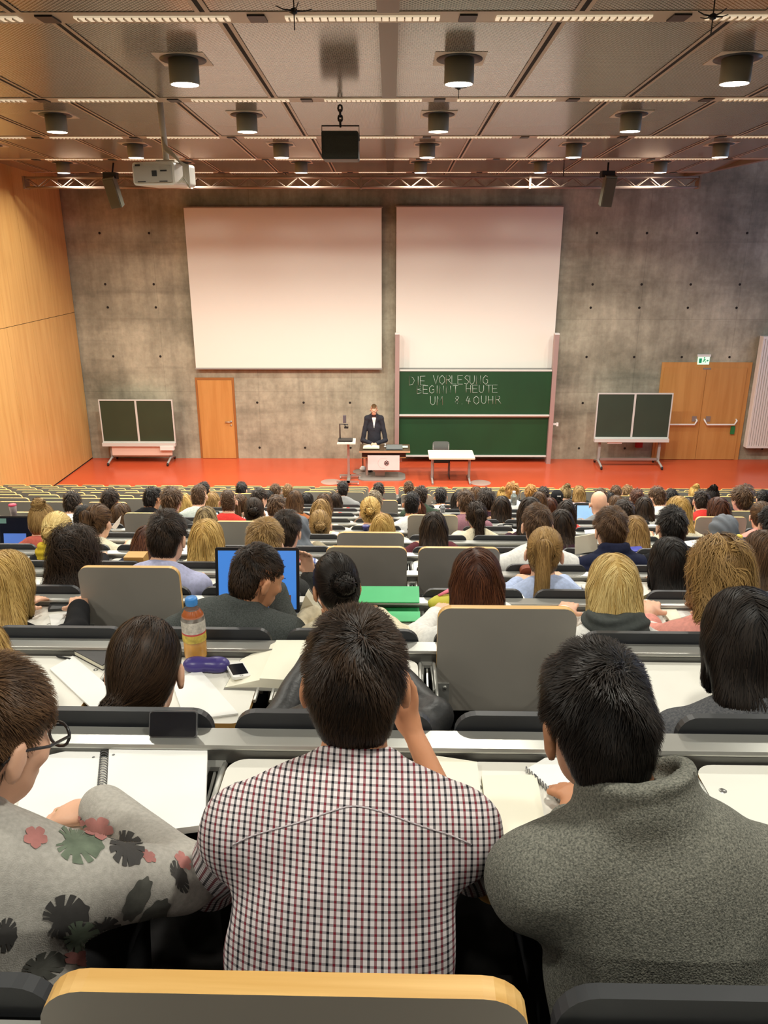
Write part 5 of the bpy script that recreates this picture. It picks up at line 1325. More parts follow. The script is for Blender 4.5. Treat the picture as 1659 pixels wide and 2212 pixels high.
# ---- the rest of the hall: x, top of the hair, row or None, style, hair, cloth, garment, collar, options
FAR = [
 (92, 1087, 6, 'topbun', 'darkblond', 'salmon', 'hoodie', 'hood', dict(s=1.12)), (213, 1087, 6, 'pony', 'brown', 'cream', 'sweater', 'round', dict(s=1.10, yaw=-.3, length=.3)), (645, 1112, 6, 'hijab', 'grey', 'beige', 'coat', 'hood', dict(s=.95)),
 (1212, 1098, 6, 'long', 'darkbrown', 'plum', 'sweater', 'round', dict(s=1.05, length=.26)), (1370, 1112, 6, 'long', 'darkblond', 'cream', 'sweater', 'round', dict(s=1.08, length=.24)), (1562, 1112, 6, 'hijab', 'black', 'grey', 'coat', 'round', dict(s=1.12)),
 (937, 1103, 6, 'long', 'darkbrown', 'maroon', 'sweater', 'round', dict(s=1.12, length=.26, wide=1.1)), (827, 1107, 6, 'long', 'blond', 'cream', 'sweater', 'round', dict(s=1.08, length=.26)), (691, 1100, 6, 'bun', 'darkblond', 'white', 'blouse', 'low', dict(s=1.0)),
 (446, 1092, 7, 'bob', 'streaked', 'cream', 'sweater', 'round', dict(s=1.08, length=.2)), (549, 1074, 7, 'bun', 'darkbrown', 'brown', 'sweater', 'round', dict(s=1.05)), (800, 1073, 7, 'bun', 'blond', 'cream', 'sweater', 'round', dict(s=1.15, vol=.004)),
 (1028, 1083, 7, 'pony', 'darkbrown', 'cream', 'cardigan', 'round', dict(curl=1.0, length=.3)), (1145, 1072, 7, 'long', 'darkbrown', 'plum', 'sweater', 'round', dict(s=1.2, length=.3)), (1463, 1070, 7, 'long', 'blond', 'cream', 'sweater', 'round', dict(s=1.15, length=.32)),
 (1550, 1072, 7, 'long', 'reddish', 'cream', 'sweater', 'round', dict(s=1.05, length=.3)), (1643, 1082, 7, 'pony', 'brown', 'pink', 'sweater', 'round', dict(s=1.05, length=.25)), (180, 1088, 7, 'crop', 'black', 'charcoal', 'jacket', 'high', dict(s=.95)), (262, 1085, 7, 'long', 'brown', 'beige', 'sweater', 'round', dict(length=.22)),
 (157, 1060, 8, 'short', 'darkbrown', 'white', 'tee', 'round', {}), (238, 1054, 8, 'short', 'darkbrown', 'grey', 'tee', 'round', dict(roll=.15)), (371, 1053, 8, 'curlyshort', 'brown', 'charcoal', 'sweater', 'round', dict(s=1.1)), (430, 1045, 8, 'fade', 'brown', 'mint', 'shirt', 'shirt', dict(wide=1.1)),
 (493, 1055, 8, 'crop', 'brown', 'red', 'tee', 'round', dict(wide=1.15, s=1.05)), (597, 1069, 8, 'short', 'brown', 'lightblue', 'shirt', 'shirt', dict(yaw=-.3)), (694, 1076, 8, 'long', 'darkblond', 'cream', 'sweater', 'round', dict(s=1.08, length=.3)), (890, 1060, 8, 'fade', 'black', 'white', 'shirt', 'shirt', dict(s=1.05)),
 (902, 1083, 7, 'topbun', 'reddish', 'white', 'blouse', 'round', {}), (1006, 1057, 8, 'short', 'brown', 'mauve', 'tee', 'round', dict(s=1.05, wide=1.1)), (1083, 1070, 8, 'long', 'darkbrown', 'brown', 'sweater', 'round', dict(length=.2, wide=1.1, s=1.05)), (1222, 1080, 8, 'long', 'darkbrown', 'red', 'hoodie', 'hood', dict(s=1.08, length=.2)),
 (1293, 1058, 8, 'bald', 'brown', 'grey', 'hoodie', 'hood', dict(s=1.08, wide=1.15)), (1347, 1077, 8, 'short', 'darkbrown', 'charcoal', 'sweater', 'round', dict(s=1.1)), (1390, 1072, 8, 'bob', 'darkbrown', 'lightgrey', 'sweater', 'round', dict(length=.16)), (1602, 1050, 8, 'curlyshort', 'brown', 'blue', 'shirt', 'shirt', dict(s=1.05, yaw=.3)),
 (330, 1050, 9, 'short', 'black', 'black', 'jacket', 'high', dict(s=1.08, yaw=-.5, wide=1.15)), (519, 1065, 9, 'pony', 'brown', 'beige', 'sweater', 'round', {}), (560, 1053, 9, 'short', 'darkbrown', 'white', 'tee', 'round', dict(yaw=-.7)), (637, 1058, 9, 'bob', 'brown', 'rust', 'jacket', 'high', dict(length=.16)),
 (626, 1076, 9, 'short', 'darkbrown', 'white', 'shirt', 'shirt', dict(pitch=.5)), (700, 1065, 9, 'long', 'brown', 'red', 'hoodie', 'hood', dict(length=.22)), (810, 1059, 9, 'short', 'grey', 'brown', 'sweater', 'round', {}), (1050, 1056, 9, 'curlyshort', 'darkbrown', 'plum', 'sweater', 'round', dict(s=1.08)),
 (1164, 1060, 9, 'bob', 'brown', 'plum', 'jacket', 'round', dict(length=.16)), (1187, 1073, 9, 'bob', 'reddish', 'black', 'sweater', 'round', dict(length=.14)), (1330, 1068, 9, 'long', 'brown', 'grey', 'sweater', 'round', dict(length=.22)), (1419, 1050, 9, 'short', 'brown', 'white', 'shirt', 'shirt', dict(yaw=.4)), (1514, 1058, 9, 'short', 'darkbrown', 'red', 'tee', 'round', {}),
 (1484, 1074, 9, 'long', 'darkbrown', 'charcoal', 'sweater', 'round', dict(length=.2)), (400, 1066, 10, 'bob', 'blond', 'white', 'sweater', 'round', dict(length=.15)), (460, 1062, 10, 'bob', 'darkblond', 'grey', 'sweater', 'round', dict(length=.15)), (663, 1063, 10, 'long', 'black', 'charcoal', 'sweater', 'round', dict(length=.2)), (724, 1063, 10, 'bob', 'darkbrown', 'red', 'jacket', 'round', dict(length=.16)),
 (909, 1049, 10, 'short', 'darkbrown', 'green', 'jacket', 'high', dict(wide=1.1)), (990, 1060, 10, 'long', 'black', 'maroon', 'sweater', 'round', dict(length=.25)), (1375, 1055, 10, 'short', 'reddish', 'charcoal', 'sweater', 'round', {}), (1449, 1055, 10, 'short', 'black', 'charcoal', 'sweater', 'round', {}), (1537, 1053, 10, 'topbun', 'black', 'blue', 'sweater', 'round', {}), (1610, 1048, 10, 'curlyshort', 'darkbrown', 'black', 'sweater', 'round', {}),
 (580, 1058, 11, 'bob', 'black', 'black', 'sweater', 'round', dict(length=.16)), (952, 1053, 11, 'short', 'black', 'white', 'tee', 'round', dict(wide=1.1)), (1028, 1050, 11, 'bob', 'brown', 'plum', 'sweater', 'round', dict(length=.15)), (1106, 1043, 11, 'curlyshort', 'ginger', 'white', 'sweater', 'round', {}), (1173, 1050, 11, 'short', 'darkbrown', 'black', 'jacket', 'round', {}), (1203, 1058, 11, 'cap', 'black', 'charcoal', 'sweater', 'round', {}),
 (1647, 1058, 11, 'short', 'black', 'grey', 'sweater', 'round', {}), (1297, 1054, 11, 'short', 'brown', 'black', 'sweater', 'round', {}), (1315, 1062, 11, 'bob', 'black', 'black', 'jacket', 'round', dict(length=.16)),
 (441, 1040, 12, 'short', 'black', 'black', 'sweater', 'round', {}), (522, 1040, 12, 'short', 'black', 'lightgrey', 'shirt', 'shirt', {}), (595, 1044, 12, 'short', 'brown', 'lightgrey', 'tee', 'round', {}), (741, 1039, 12, 'short', 'black', 'grey', 'hoodie', 'hood', dict(wide=1.1)), (818, 1042, 12, 'short', 'darkbrown', 'maroon', 'sweater', 'round', {}), (1085, 1056, 12, 'topbun', 'blond', 'black', 'sweater', 'round', {}),
 (1146, 1046, 12, 'short', 'ginger', 'black', 'sweater', 'round', {}), (1250, 1048, 12, 'bob', 'darkblond', 'palepink', 'tee', 'round', dict(length=.12)), (1330, 1048, 12, 'short', 'brown', 'charcoal', 'sweater', 'round', {}), (1355, 1047, 12, 'short', 'lightbrown', 'charcoal', 'sweater', 'round', {}), (1500, 1050, 12, 'topbun', 'blond', 'mauve', 'sweater', 'round', {}),
 (622, 1045, 13, 'short', 'lightbrown', 'lightgrey', 'shirt', 'shirt', {}), (883, 1039, 13, 'short', 'brown', 'black', 'sweater', 'round', {}), (1222, 1047, 13, 'topbun', 'streaked', 'charcoal', 'sweater', 'round', {}),
]
HD = {'short': 'short %s hair', 'fade': 'cropped %s hair', 'crop': 'very short %s hair', 'curlyshort': 'curly %s hair', 'long': 'long %s hair', 'bob': '%s bob', 'bun': 'pinned-up %s hair', 'topbun': '%s top knot', 'pony': '%s ponytail', 'lowtie': 'tied %s hair'}
HC_ = {'darkbrown': 'dark', 'darkblond': 'dark-blond', 'lightblond': 'pale blond', 'lightbrown': 'light brown', 'reddish': 'reddish-brown', 'streaked': 'streaked blond', 'grey': 'greyish'}
CC_ = {'lightgrey': 'light grey', 'lightblue': 'light blue', 'palepink': 'pale pink', 'plum': 'dark plum', 'mint': 'pale patterned', 'charcoal': 'dark grey', 'mauve': 'mauve', 'maroon': 'burgundy', 'green': 'dark green'}
def landmark(x):
    for a, t in ((200, 'under the wooden wall'), (300, 'under the pink-based chalkboard'), (400, 'between chalkboard and wooden door'), (470, 'under the single door'), (545, 'just past the single door'), (625, 'under the first screen'), (690, 'short of the camera cart'), (765, 'under the camera cart'), (850, 'under the lectern'), (915, 'short of the white table'), (1000, 'under the white table'), (1075, 'just past the white table'), (1150, 'under the chalkboard'), (1215, 'under the chalkboard post'), (1285, 'short of the second mobile board'), (1365, 'under the second mobile board'), (1440, 'where second mobile board meets door'), (1520, 'under the double door'), (1590, 'past the double door'), (1700, 'under the radiator')):
        if x < a: return t
ORD = ['', 'first', 'second', 'third', 'fourth', 'fifth', 'sixth', 'seventh', 'eighth', 'ninth', 'tenth', 'eleventh', 'twelfth']
used = set()
taken = [(5, PY(x_, 1140, DK(5)-.45).x) for x_ in (126, 320, 448, 620, 1160, 1318, 1450, 1668)]
for (x, yt, k, st, hr, cl, cn, co, op) in FAR:
    k0 = k; best = None
    for dk in (0, 1, -1, 2, -2, 3):
        kk_ = k0+dk
        if kk_ < 6 or kk_ > 15 or (dk < 0 and k0 <= 7): continue
        X_ = PY(x, yt+20, DK(kk_)-.45).x
        clash = sum(max(0, .47-abs(X_-b_)) for (a_, b_) in taken if a_ == kk_)
        c_ = clash*9+abs(dk)*.7
        if best is None or c_ < best[0]: best = (c_, kk_, X_)
    k = best[1]; taken.append((k, best[2]))
    op = dict(op); op['s'] = op.get('s', 1.0)*(.9454*DK(k)+(HC-ZK(k))*.327)/(.9454*DK(k0)+(HC-ZK(k0))*.327)
    op['s'] = min(1.18, max(.88, op['s']))
    zc_ = .9454*(DK(k)-.45)+(HC-ZK(k)-.3)*.327; s = op.get('s', 1.0)
    yc = yt+.135*s*FPX/zc_*.98
    hd = ('bald head' if st == 'bald' else 'black cap' if st == 'cap' else 'grey headscarf' if st == 'hijab' else HD[st] % HC_.get(hr, hr))
    lab = 'person with %s and %s %s, %s' % (hd, CC_.get(cl, cl), cn, landmark(x))
    if lab in used: lab += ', row %d' % (17-k)
    used.add(lab)
    o_ = dict(op); sd = o_.pop('seed', None)
    make_person(k, x, yc, style=st, hair=hr, cloth=cl, cname=cn, collar=co, lod=2 if k <= 7 else 3, label=lab, group='students in the further rows', sleeves=.35 if cn == 'tee' else 1.0, yaw=o_.pop('yaw', random.uniform(-.2, .2)), pitch=o_.pop('pitch', random.uniform(.2, .42)), skin=random.choice(['fair', 'fair', 'tan']), **o_)
# ---- the speaker, standing and facing the rows
LYP = LY+.80
hd = PY(808, 884, LYP)
org = V3(hd.x, LYP, 0.0)
def speaker_extra(root, q):
    H, R, s, n, up = q['H'], q['R'], q['s'], q['n'], q['up']; add_glasses(root, q)
    bv = BVHTree.FromPolygons([v.co for v in q['cloth'].data.vertices], [p.vertices for p in q['cloth'].data.polygons])
    def front(x, z, off=.003):
        h = bv.ray_cast(Vector((x, 1.0, z)), Vector((0, -1, 0)));
        return (h[0]+Vector((0, off, 0))) if h[0] is not None else Vector((x, .12, z))
    m = MB(); zs_ = np.linspace(n[2]+.0, n[2]-.30, 9)
    L_ = [front(-.055*(1-i/8)**1.1-.004, z) for i, z in enumerate(zs_)]; R_ = [front(.055*(1-i/8)**1.1+.004, z) for i, z in enumerate(zs_)]
    m.add(L_+R_, [(i, i+1, 9+i+1, 9+i) for i in range(8)]); m.build('shirt_front', CL['white'], root)
    cm_ = MB()
    for q_ in (-1, 1): cm_.add([(q_*.012, n[1]+.085, n[2]+.02), (q_*.055, n[1]+.07, n[2]+.045), (q_*.062, n[1]+.03, n[2]+.075), (q_*.06, n[1]+.05, n[2]+.01)], [(0, 1, 2, 3)])
    cm_.build('shirt_collar', CL['white'], root)
    c = front(0, n[2]-.005, .012); bt = MB()
    for q_ in (-1, 1): bt.prism([c+Vector((0, 0, -.008)), c+Vector((q_*.055, 0, -.028)), c+Vector((q_*.055, 0, .028)), c+Vector((0, 0, .008))], (0, .014, 0))
    bt.build('bow_tie', M('bow_tie_plum', (44, 22, 30), .5), root)
    lp = MB()
    for q_ in (-1, 1):
        a = [front(q_*.07, n[2]-.0, .004), front(q_*.105, n[2]-.12, .004), front(q_*.06, n[2]-.17, .004), front(q_*.012, n[2]-.30, .005), front(q_*.03, n[2]-.16, .006)]
        lp.add(a, [(0, 1, 2, 4), (2, 3, 4)] if q_ > 0 else [(4, 2, 1, 0), (4, 3, 2)])
    lp.build('lapels', CL['suit'], root)
    for q_ in (-1, 1):
        pass
    MB().lathe([(0, 0), (.010, 0), (.010, .004), (0, .004)], tuple(front(0, n[2]-.36, .002)), 10, R=Matrix.Rotation(-PI/2, 3, 'X')).build('jacket_button', BLACK, root)
    for q_ in (-1, 1): MB().tube([(q_*.10, -.09, .045), (q_*.105, .08, .05), (q_*.11, .19, .035)], [.045, .05, .038], 10).build('shoe', M('shoe_black', (20, 18, 18), .3), root)
Hl = V3(0, .06, hd.z)
zl = zt+.07
p = make_person(0, 0, 0, style='crop', hair='lightbrown', cloth='suit', cname='suit_jacket', collar='high', skin='fair', lod=1, s=1.08, wide=1.04, pitch=.22, world=(org, Hl, zl, .4), hipy=0,
    elbows=[org+V3(-.29, .05, zl+.02), org+V3(.29, .05, zl+.02)], wrists=[org+V3(-.07, .27, zl-.0), org+V3(.07, .27, zl-.0)], hands=[((.75, .6, -.1), (0, 0, 1), (0, 1, 0)), ((-.75, .6, -.1), (0, 0, 1), (0, 1, 0))],
    label='speaker in a dark suit, white shirt and bow tie standing at the lectern', extra=speaker_extra)
p.rotation_euler = (0, 0, PI)
# ================================================================== things on the desks
PAPER = M('paper_white', (240, 240, 236), .7); PAPER2 = M('paper_cream', (238, 234, 214), .75); BLK = M('book_black', (44, 42, 42), .5)
LINES = None
def quadslab(name, label, cat, quad, Z, thick, mat, group=None, mat_side=None, lift=0.0):
    P_ = [PZ(x, y, Z) for x, y in quad]; c = sum(P_, Vector())/4
    r = empty(name, (c.x, c.y, Z))
    m = MB(); m.prism([(p.x-c.x, p.y-c.y, .0012+lift) for p in P_], (0, 0, thick), 0, 1 if mat_side else None)
    mats = [mat]+([mat_side] if mat_side else [])
    o = m.build(name, mats); o.location = r.location; bpy.data.objects.remove(r)
    return tag(o, label, cat, group)
T1, T2, T3, T4 = Ztab(1), Ztab(2), Ztab(3), Ztab(4)
# spiral notebook
q = lambda x, y, Z=T1: PZ(x, y, Z)
c = q(230, 1700); r = empty('spiral_notebook', c)
def page(par, quad, Z, th, mat, nm='pages'):
    P_ = [PZ(x, y, Z) for x, y in quad]; m = MB(); o_ = par.location
    m.prism([(p.x-o_.x, p.y-o_.y, .002) for p in P_], (0, 0, th)); return m.build(nm, mat, par)
page(r, [(60, 1650), (219, 1612), (204, 1772), (30, 1800)], T1, .008, PAPER); page(r, [(238, 1618), (450, 1612), (444, 1797), (228, 1826)], T1, .016, PAPER)
sp = MB()
for i in range(34):
    t = i/33; a = q(228+(216-228)*t, 1616+(1796-1616)*t)-r.location
    sp.tube([a+Vector((.010*math.cos(u), 0, .008+.011*math.sin(u))) for u in np.linspace(-.4, PI+.4, 8)], .0011, 5)
sp.build('spiral_binding', M('spiral_wire', (120, 120, 124), .3, .8), r)
hl = MB()
for (x_, y_) in ((247, 1645), (240, 1715), (203, 1644)):
    a = q(x_, y_)-r.location; hl.lathe([(0, 0), (.0035, 0)], (a.x, a.y, .0186 if x_ > 230 else .0106), 10)
hl.build('punched_holes', M('hole_grey', (120, 120, 120), .8), r)
tag(r, 'open spiral notebook with blank white pages under the writing hand', 'notebook')
a = q(118, 1752, T1+.045); b_ = q(143, 1750, T1+.06)
r = empty('pen', (a+b_)/2); m = MB(); d = (b_-a)
m.tube([-d*.5-Vector((0, -.01, .045)), -d*.2, d*.35], [.002, .005, .005], 10); m.build('barrel', M('pen_gold', (190, 150, 84), .35), r)
MB().tube([d*.35, d*.62], [.006, .0055], 10).build('cap', M('pen_blue', (36, 62, 180), .35), r); tag(r, 'pen with a blue end held over the notebook', 'pen')
# phone leaning on the rail
a = PY(372, 1590, DK(1)+.010); r = empty('smartphone', (a.x, DK(1)+.012, ZK(1)-.003), 0)
o = MB().prism([(x_, 0, z_) for x_, z_ in rrect(-.057, .057, 0, .062, .008)], (0, .008, 0)).build('case', M('phone_edge', (120, 122, 126), .3, .6), r, rot=(-.42, 0, 0))
MB().prism([(x_, -.0012, z_) for x_, z_ in rrect(-.0545, .0545, .0025, .0595, .006)], (0, .001, 0)).build('screen', M('phone_screen', (16, 18, 26), .12), r, rot=(-.42, 0, 0))
tag(r, 'black smartphone leaning sideways on the metal rail', 'smartphone')
# papers right of the checked shirt
r = empty('open_booklet', q(1040, 1735)); page(r, [(932, 1640), (1030, 1655), (1048, 1800), (950, 1812)], T1, .010, PAPER2); page(r, [(1040, 1683), (1158, 1681), (1180, 1800), (1056, 1815)], T1, .008, PAPER2)
tag(r, 'open cream booklet between the checked shirt and the ribbed sweater', 'booklet')
r = empty('spiral_pad', q(1215, 1700)); page(r, [(1138, 1668), (1195, 1634), (1300, 1700), (1225, 1750)], T1, .008, PAPER)
sp = MB()
for i in range(16):
    t = i/15; a = q(1137+(1225-1137)*t, 1668+(1748-1668)*t)-r.location
    sp.tube([a+Vector((0, .007*math.cos(u), .006+.008*math.sin(u))) for u in np.linspace(-.4, PI+.4, 7)], .001, 5)
sp.build('spiral_binding', M('spiral_wire', (120, 120, 124), .3, .8), r); tag(r, 'white spiral pad at the ear of the ribbed-sweater person', 'notepad')
# dark coat heap on the seat between the two
c = V3(.135, DK(1)-.62, FK(1)+.50)
pr = [(EL(c, (.12, .15, .10)), .05), (EL(c+V3(.02, -.05, .12), (.10, .09, .07)), .05), (RC(c+V3(-.05, .1, .05), c+V3(.08, -.1, .14), .06, .05), .04)]
V, lo = sdf_grid(pr, .010); v, f = surfnet(V, lo, .010); v = smoothv(v, f, 2); v = folds(v, vnormals(v, f), .008, 60, 4)
tag(link('coat', npmesh('coat', v, f, M('coat_fleece', (28, 27, 27), .95, var=.3, scale=120, bump=.8, bscale=300))), 'dark fuzzy coat heaped between the checked shirt and the ribbed sweater', 'coat')
# second row of desks
r = empty('black_notebook', PZ(225, 1408, T2)); 
P_ = [PZ(x, y, T2)-r.location for x, y in ((162, 1416), (262, 1366), (320, 1392), (222, 1448))]
MB().prism([(p.x, p.y, .003) for p in P_], (0, 0, .016)).build('pages', PAPER2, r)
P2 = [p*1.03 for p in P_]; MB().prism([(p.x, p.y, .019) for p in P2], (0, 0, .003)).prism([(p.x, p.y, .001) for p in P2], (0, 0, .002)).build('cover', BLK, r)
tag(r, 'closed black notebook beside the low-tied dark hair', 'notebook')
a, b_ = PZ(121, 1417, T2+.006), PZ(152, 1424, T2+.006)
tag(MB().tube([a, a+(b_-a)*.2, b_], [.0015, .004, .004], 8).build('pencil', DARKM), 'thin dark pen left of the closed black notebook', 'pen')
quadslab('white_papers', 'stack of white papers under the closed black notebook', 'paper', [(108, 1448), (158, 1420), (245, 1495), (205, 1540)], T2, .006, PAPER)
quadslab('white_papers', 'white papers behind the shoulder of the brown speckled sweater', 'paper', [(372, 1478), (430, 1448), (515, 1545), (400, 1560)], T2, .006, PAPER)
# iced tea bottle
c = PZ(424, 1420, T2); k = depth(c)/FPX; r = empty('tea_bottle', (c.x, c.y, T2)); R_ = 25*k; Hb = .205
PETM = bpy.data.materials.new('pet_clear'); PETM.use_nodes = True; pb = PETM.node_tree.nodes['Principled BSDF']; pb.inputs['Alpha'].default_value = .10; pb.inputs['Roughness'].default_value = .08; pb.inputs['Base Color'].default_value = (.95, .93, .9, 1)
TEA = M('tea', (212, 150, 18), .15, spec=.5, var=.15, scale=30)
MB().lathe([(0, .002), (R_*.85, .002), (R_*.96, .012), (R_*.96, Hb*.30), (R_*.90, Hb*.34), (R_*.96, Hb*.38), (R_*.97, Hb*.42), (0, Hb*.42)], n=24).build('tea', TEA, r)
MB().lathe([(R_*.9, .0), (R_, .01), (R_, Hb*.75), (R_*.92, Hb*.82), (R_*.60, Hb*.93), (R_*.44, Hb*.97), (R_*.44, Hb*1.02)], n=24).build('shell', PETM, r)
MB().lathe([(R_*1.01, Hb*.36), (R_*1.012, Hb*.50)], n=24, mi=0).lathe([(R_*1.012, Hb*.50), (R_*1.012, Hb*.53)], n=24, mi=1).lathe([(R_*1.012, Hb*.53), (R_*1.01, Hb*.74)], n=24, mi=2).build('label_band', [M('label_yellow', (206, 182, 80), .5, var=.3, scale=60), M('label_red', (196, 70, 70), .5), M('label_pale', (196, 190, 180), .5, var=.25, scale=90)], r)
MB().lathe([(R_*.93, Hb*.80), (R_*.90, Hb*.83), (R_*.62, Hb*.925)], n=24).build('shoulder_tint', M('tea_shoulder', (170, 92, 50), .25), r)
MB().lathe([(R_*.5, Hb*1.0), (R_*.52, Hb*1.02), (R_*.52, Hb*1.11), (R_*.46, Hb*1.13), (0, Hb*1.13)], n=20).build('cap', M('cap_blue', (58, 134, 208), .4), r)
tag(r, 'bottle of iced tea with a blue cap and printed label', 'bottle')
# glasses case
c = PZ(446, 1436, T2+.02); k = depth(c)/FPX
pr = [(RC(V3(-34*k, 0, .018), V3(34*k, 0, .018), .020, .020), .02), (EL((0, 0, .022), (47*k, .026, .018)), .02), (EL((-24*k, .002, .02), (20*k, .032, .02)), .02), (EL((24*k, .002, .02), (20*k, .032, .02)), .02)]
V, lo = sdf_grid(pr, .004, [((0, 0, .001), (0, 0, -1))]); v, f = surfnet(V, lo, .004); v = smoothv(v, f, 2)
o = link('glasses_case', npmesh('glasses_case', v, f, M('case_purple', (62, 52, 120), .35)), None, (c.x, c.y, T2)); tag(o, 'shiny purple glasses case lying before the tea bottle', 'glasses case')
# open thick book and white phone
r = empty('thick_book', PZ(610, 1440, T2))
def loc2(x, y, z=0): return PZ(x, y, T2)-r.location+Vector((0, 0, z))
lft = [(486, 1487), (520, 1428), (598, 1402), (562, 1486)]; rgt = [(562, 1486), (598, 1402), (672, 1402), (656, 1492)]
m = MB(); P_ = [loc2(*p) for p in lft]; hs_ = [.004, .006, .030, .030]; m.add([p for p in P_]+[p+Vector((0, 0, h)) for p, h in zip(P_, hs_)], [(4, 5, 6, 7), (0, 1, 5, 4), (1, 2, 6, 5), (2, 3, 7, 6), (3, 0, 4, 7)][0:5]); m.build('pages', PAPER2, r)
m = MB(); P_ = [loc2(*p) for p in rgt]; m.prism([(p.x, p.y, .002) for p in P_], (0, 0, .034)); m.build('pages', PAPER2, r)
MB().prism([tuple(loc2(x, y, .0005)) for x, y in ((483, 1490), (520, 1424), (676, 1398), (660, 1496))], (0, 0, .0015)).build('cover', M('cover_grey', (120, 118, 112), .6), r)
tag(r, 'thick open book with cream pages behind the checked-shirt head', 'book')
c = PZ(514, 1452, T2+.012); r = empty('white_phone', (c.x, c.y, T2+.014), .42); r.rotation_euler = (-.06, .10, .42); k = depth(c)/FPX
MB().prism([(x_, y_, 0) for x_, y_ in rrect(-.030, .030, -.058, .058, .010)], (0, 0, .009)).build('case', WHITEP, r)
MB().prism([(x_, y_, .0088) for x_, y_ in rrect(-.026, .026, -.040, .042, .002)], (0, 0, .001)).build('screen', M('phone_screen', (16, 18, 26), .12), r)
MB().lathe([(.004, .0092), (.006, .0096), (.004, .0098)], (0, -.049, 0), 12).build('home_button', GREYM, r)
tag(r, 'white smartphone resting on the thick open book', 'smartphone')
quadslab('red_folder', 'red folder lying beside the tall folded panel', 'folder', [(1242, 1402), (1318, 1396), (1345, 1432), (1262, 1440)], T2, .006, M('folder_red', (222, 78, 58), .5))
# third row of desks
r = empty('dark_notebook', PZ(148, 1302, T3)); P_ = [PZ(x, y, T3)-r.location for x, y in ((104, 1322), (116, 1284), (178, 1282), (166, 1318))]
MB().prism([(p.x, p.y, .002) for p in P_], (0, 0, .012)).build('cover', M('cover_night', (36, 38, 40), .35, var=.4, scale=24), r)
e = PZ(126, 1291, T3+.0145)-r.location; MB().lathe([(0, 0), (.024, 0), (.024, .0008), (0, .0008)], tuple(e), 16).build('label_sticker', M('sticker_yellow', (206, 206, 130), .6), r)
tag(r, 'dark printed notebook with a pale yellow sticker near the rail', 'notebook')
quadslab('white_papers', 'white sheet at the writing hand of the black-jacket person', 'paper', [(106, 1330), (152, 1322), (154, 1350), (112, 1356)], T3, .003, PAPER)
quadslab('white_papers', 'stack of papers on the far side of the dark printed notebook', 'paper', [(160, 1326), (182, 1286), (196, 1290), (178, 1330)], T3, .010, PAPER2)
def laptop(k, xc, w_px, ytop, scr, label, Yoff=-.10, tilt=.22, body=None, dark=True, extra=None):
    Y = DK(k)+Yoff; c = PY(xc, 1200, Y); z = Ztab(k); c = Vector((c.x, Y, z)); kk = depth(c)/FPX; w = w_px*kk; tp = PY(xc, ytop, Y+.05).z; h = min(.74*w+.02, max(.16, tp-z))
    r = empty('laptop', (c.x, Y, z+.001)); bm_ = body or M('laptop_black', (26, 26, 30), .4)
    MB().prism([(x_, y_, 0) for x_, y_ in rrect(-w/2, w/2, -.24, .0, .012)], (0, 0, .014)).build('base', body or M('laptop_silver', (190, 190, 192), .35, .4), r)
    kb = MB()
    for i in range(12):
        for j in range(4): kb.bx(-w/2+.02+i*(w-.04)/12+.002, -w/2+.02+(i+1)*(w-.04)/12-.002, -.12+j*.024, -.12+j*.024+.019, .014, .0165)
    kb.build('keyboard', BLACK, r)
    sc_ = MB().prism([(x_, 0, z_) for x_, z_ in rrect(-w/2, w/2, 0, h, .010)], (0, .008, 0)).build('screen', bm_, r, (0, .0, .012), (-tilt, 0, 0))
    MB().bx(-w/2+.014, w/2-.014, -.0015, -.0002, .018, h-.014).build('display', scr, sc_)
    if extra: extra(sc_, w, h)
    return tag(r, label, 'laptop')
SCRB = M('display_blue', (70, 130, 210), .3, emit=(66, 128, 214), es=.55); SCRD = M('display_dark', (12, 16, 28), .25, emit=(12, 16, 30), es=.3); SCRL = M('display_pale', (150, 190, 226), .3, emit=(140, 186, 226), es=.6)
def win(sc_, w, h):
    m = MB()
    for i in range(5): m.bx(w*.22, w*.22+w*(.10+.02*(i % 2)), -.0022, -.0018, h*.80-i*.028, h*.80-i*.028+.005)
    m.build('text_lines', M('display_text', (50, 96, 170), .4), sc_); MB().bx(w*.26, w*.40, -.0024, -.0018, .05, .085).build('picture_tile', M('tile_brown', (140, 84, 70), .5), sc_)
laptop(3, 550, 180, 1184, SCRB, 'wide black laptop with a blue desktop behind the profile face', extra=win)
def win2(sc_, w, h):
    MB().bx(-w*.38, w*.16, -.0022, -.0018, .03, h*.48).build('window_blue', M('display_win', (84, 118, 190), .3, emit=(70, 108, 190), es=.5), sc_); MB().bx(-w*.46, -w*.30, -.0022, -.0018, h*.78, h*.93).build('window_teal', M('display_teal', (100, 130, 122), .3, emit=(84, 120, 110), es=.3), sc_)
laptop(6, 46, 90, 1103, SCRD, 'open laptop with a dark screen near the wooden wall', extra=win2, Yoff=-.16)
laptop(9, 466, 26, 1090, SCRL, 'small lit laptop beside the red tee', Yoff=-.12); laptop(9, 1262, 50, 1087, SCRL, 'small lit laptop ahead of the bald person', Yoff=-.12)
# green folder box
r = empty('green_folder_box', PZ(838, 1322, T3)); GRN = M('folder_green', (74, 186, 118), .5, var=.04, scale=10); GRN2 = M('folder_green_inner', (40, 132, 74), .6)
gw = 68*depth(r.location)/FPX
MB().bx(-gw, gw, -.10, .075, .003, .010).bx(-gw, gw, .045, .075, .010, .050).build('tray', GRN2, r)
MB().prism([(-gw, -.01, .052), (gw, -.01, .052), (gw, .10, .082), (-gw, .10, .082)], (0, 0, .004)).build('lid_flap', GRN, r)
MB().prism([(-gw, -.12, .012), (gw, -.12, .012), (gw, -.06, .030), (-gw, -.06, .030)], (0, 0, .003)).build('front_flap', GRN, r)
tag(r, 'bright green cardboard folder box standing half open on the desk', 'folder')
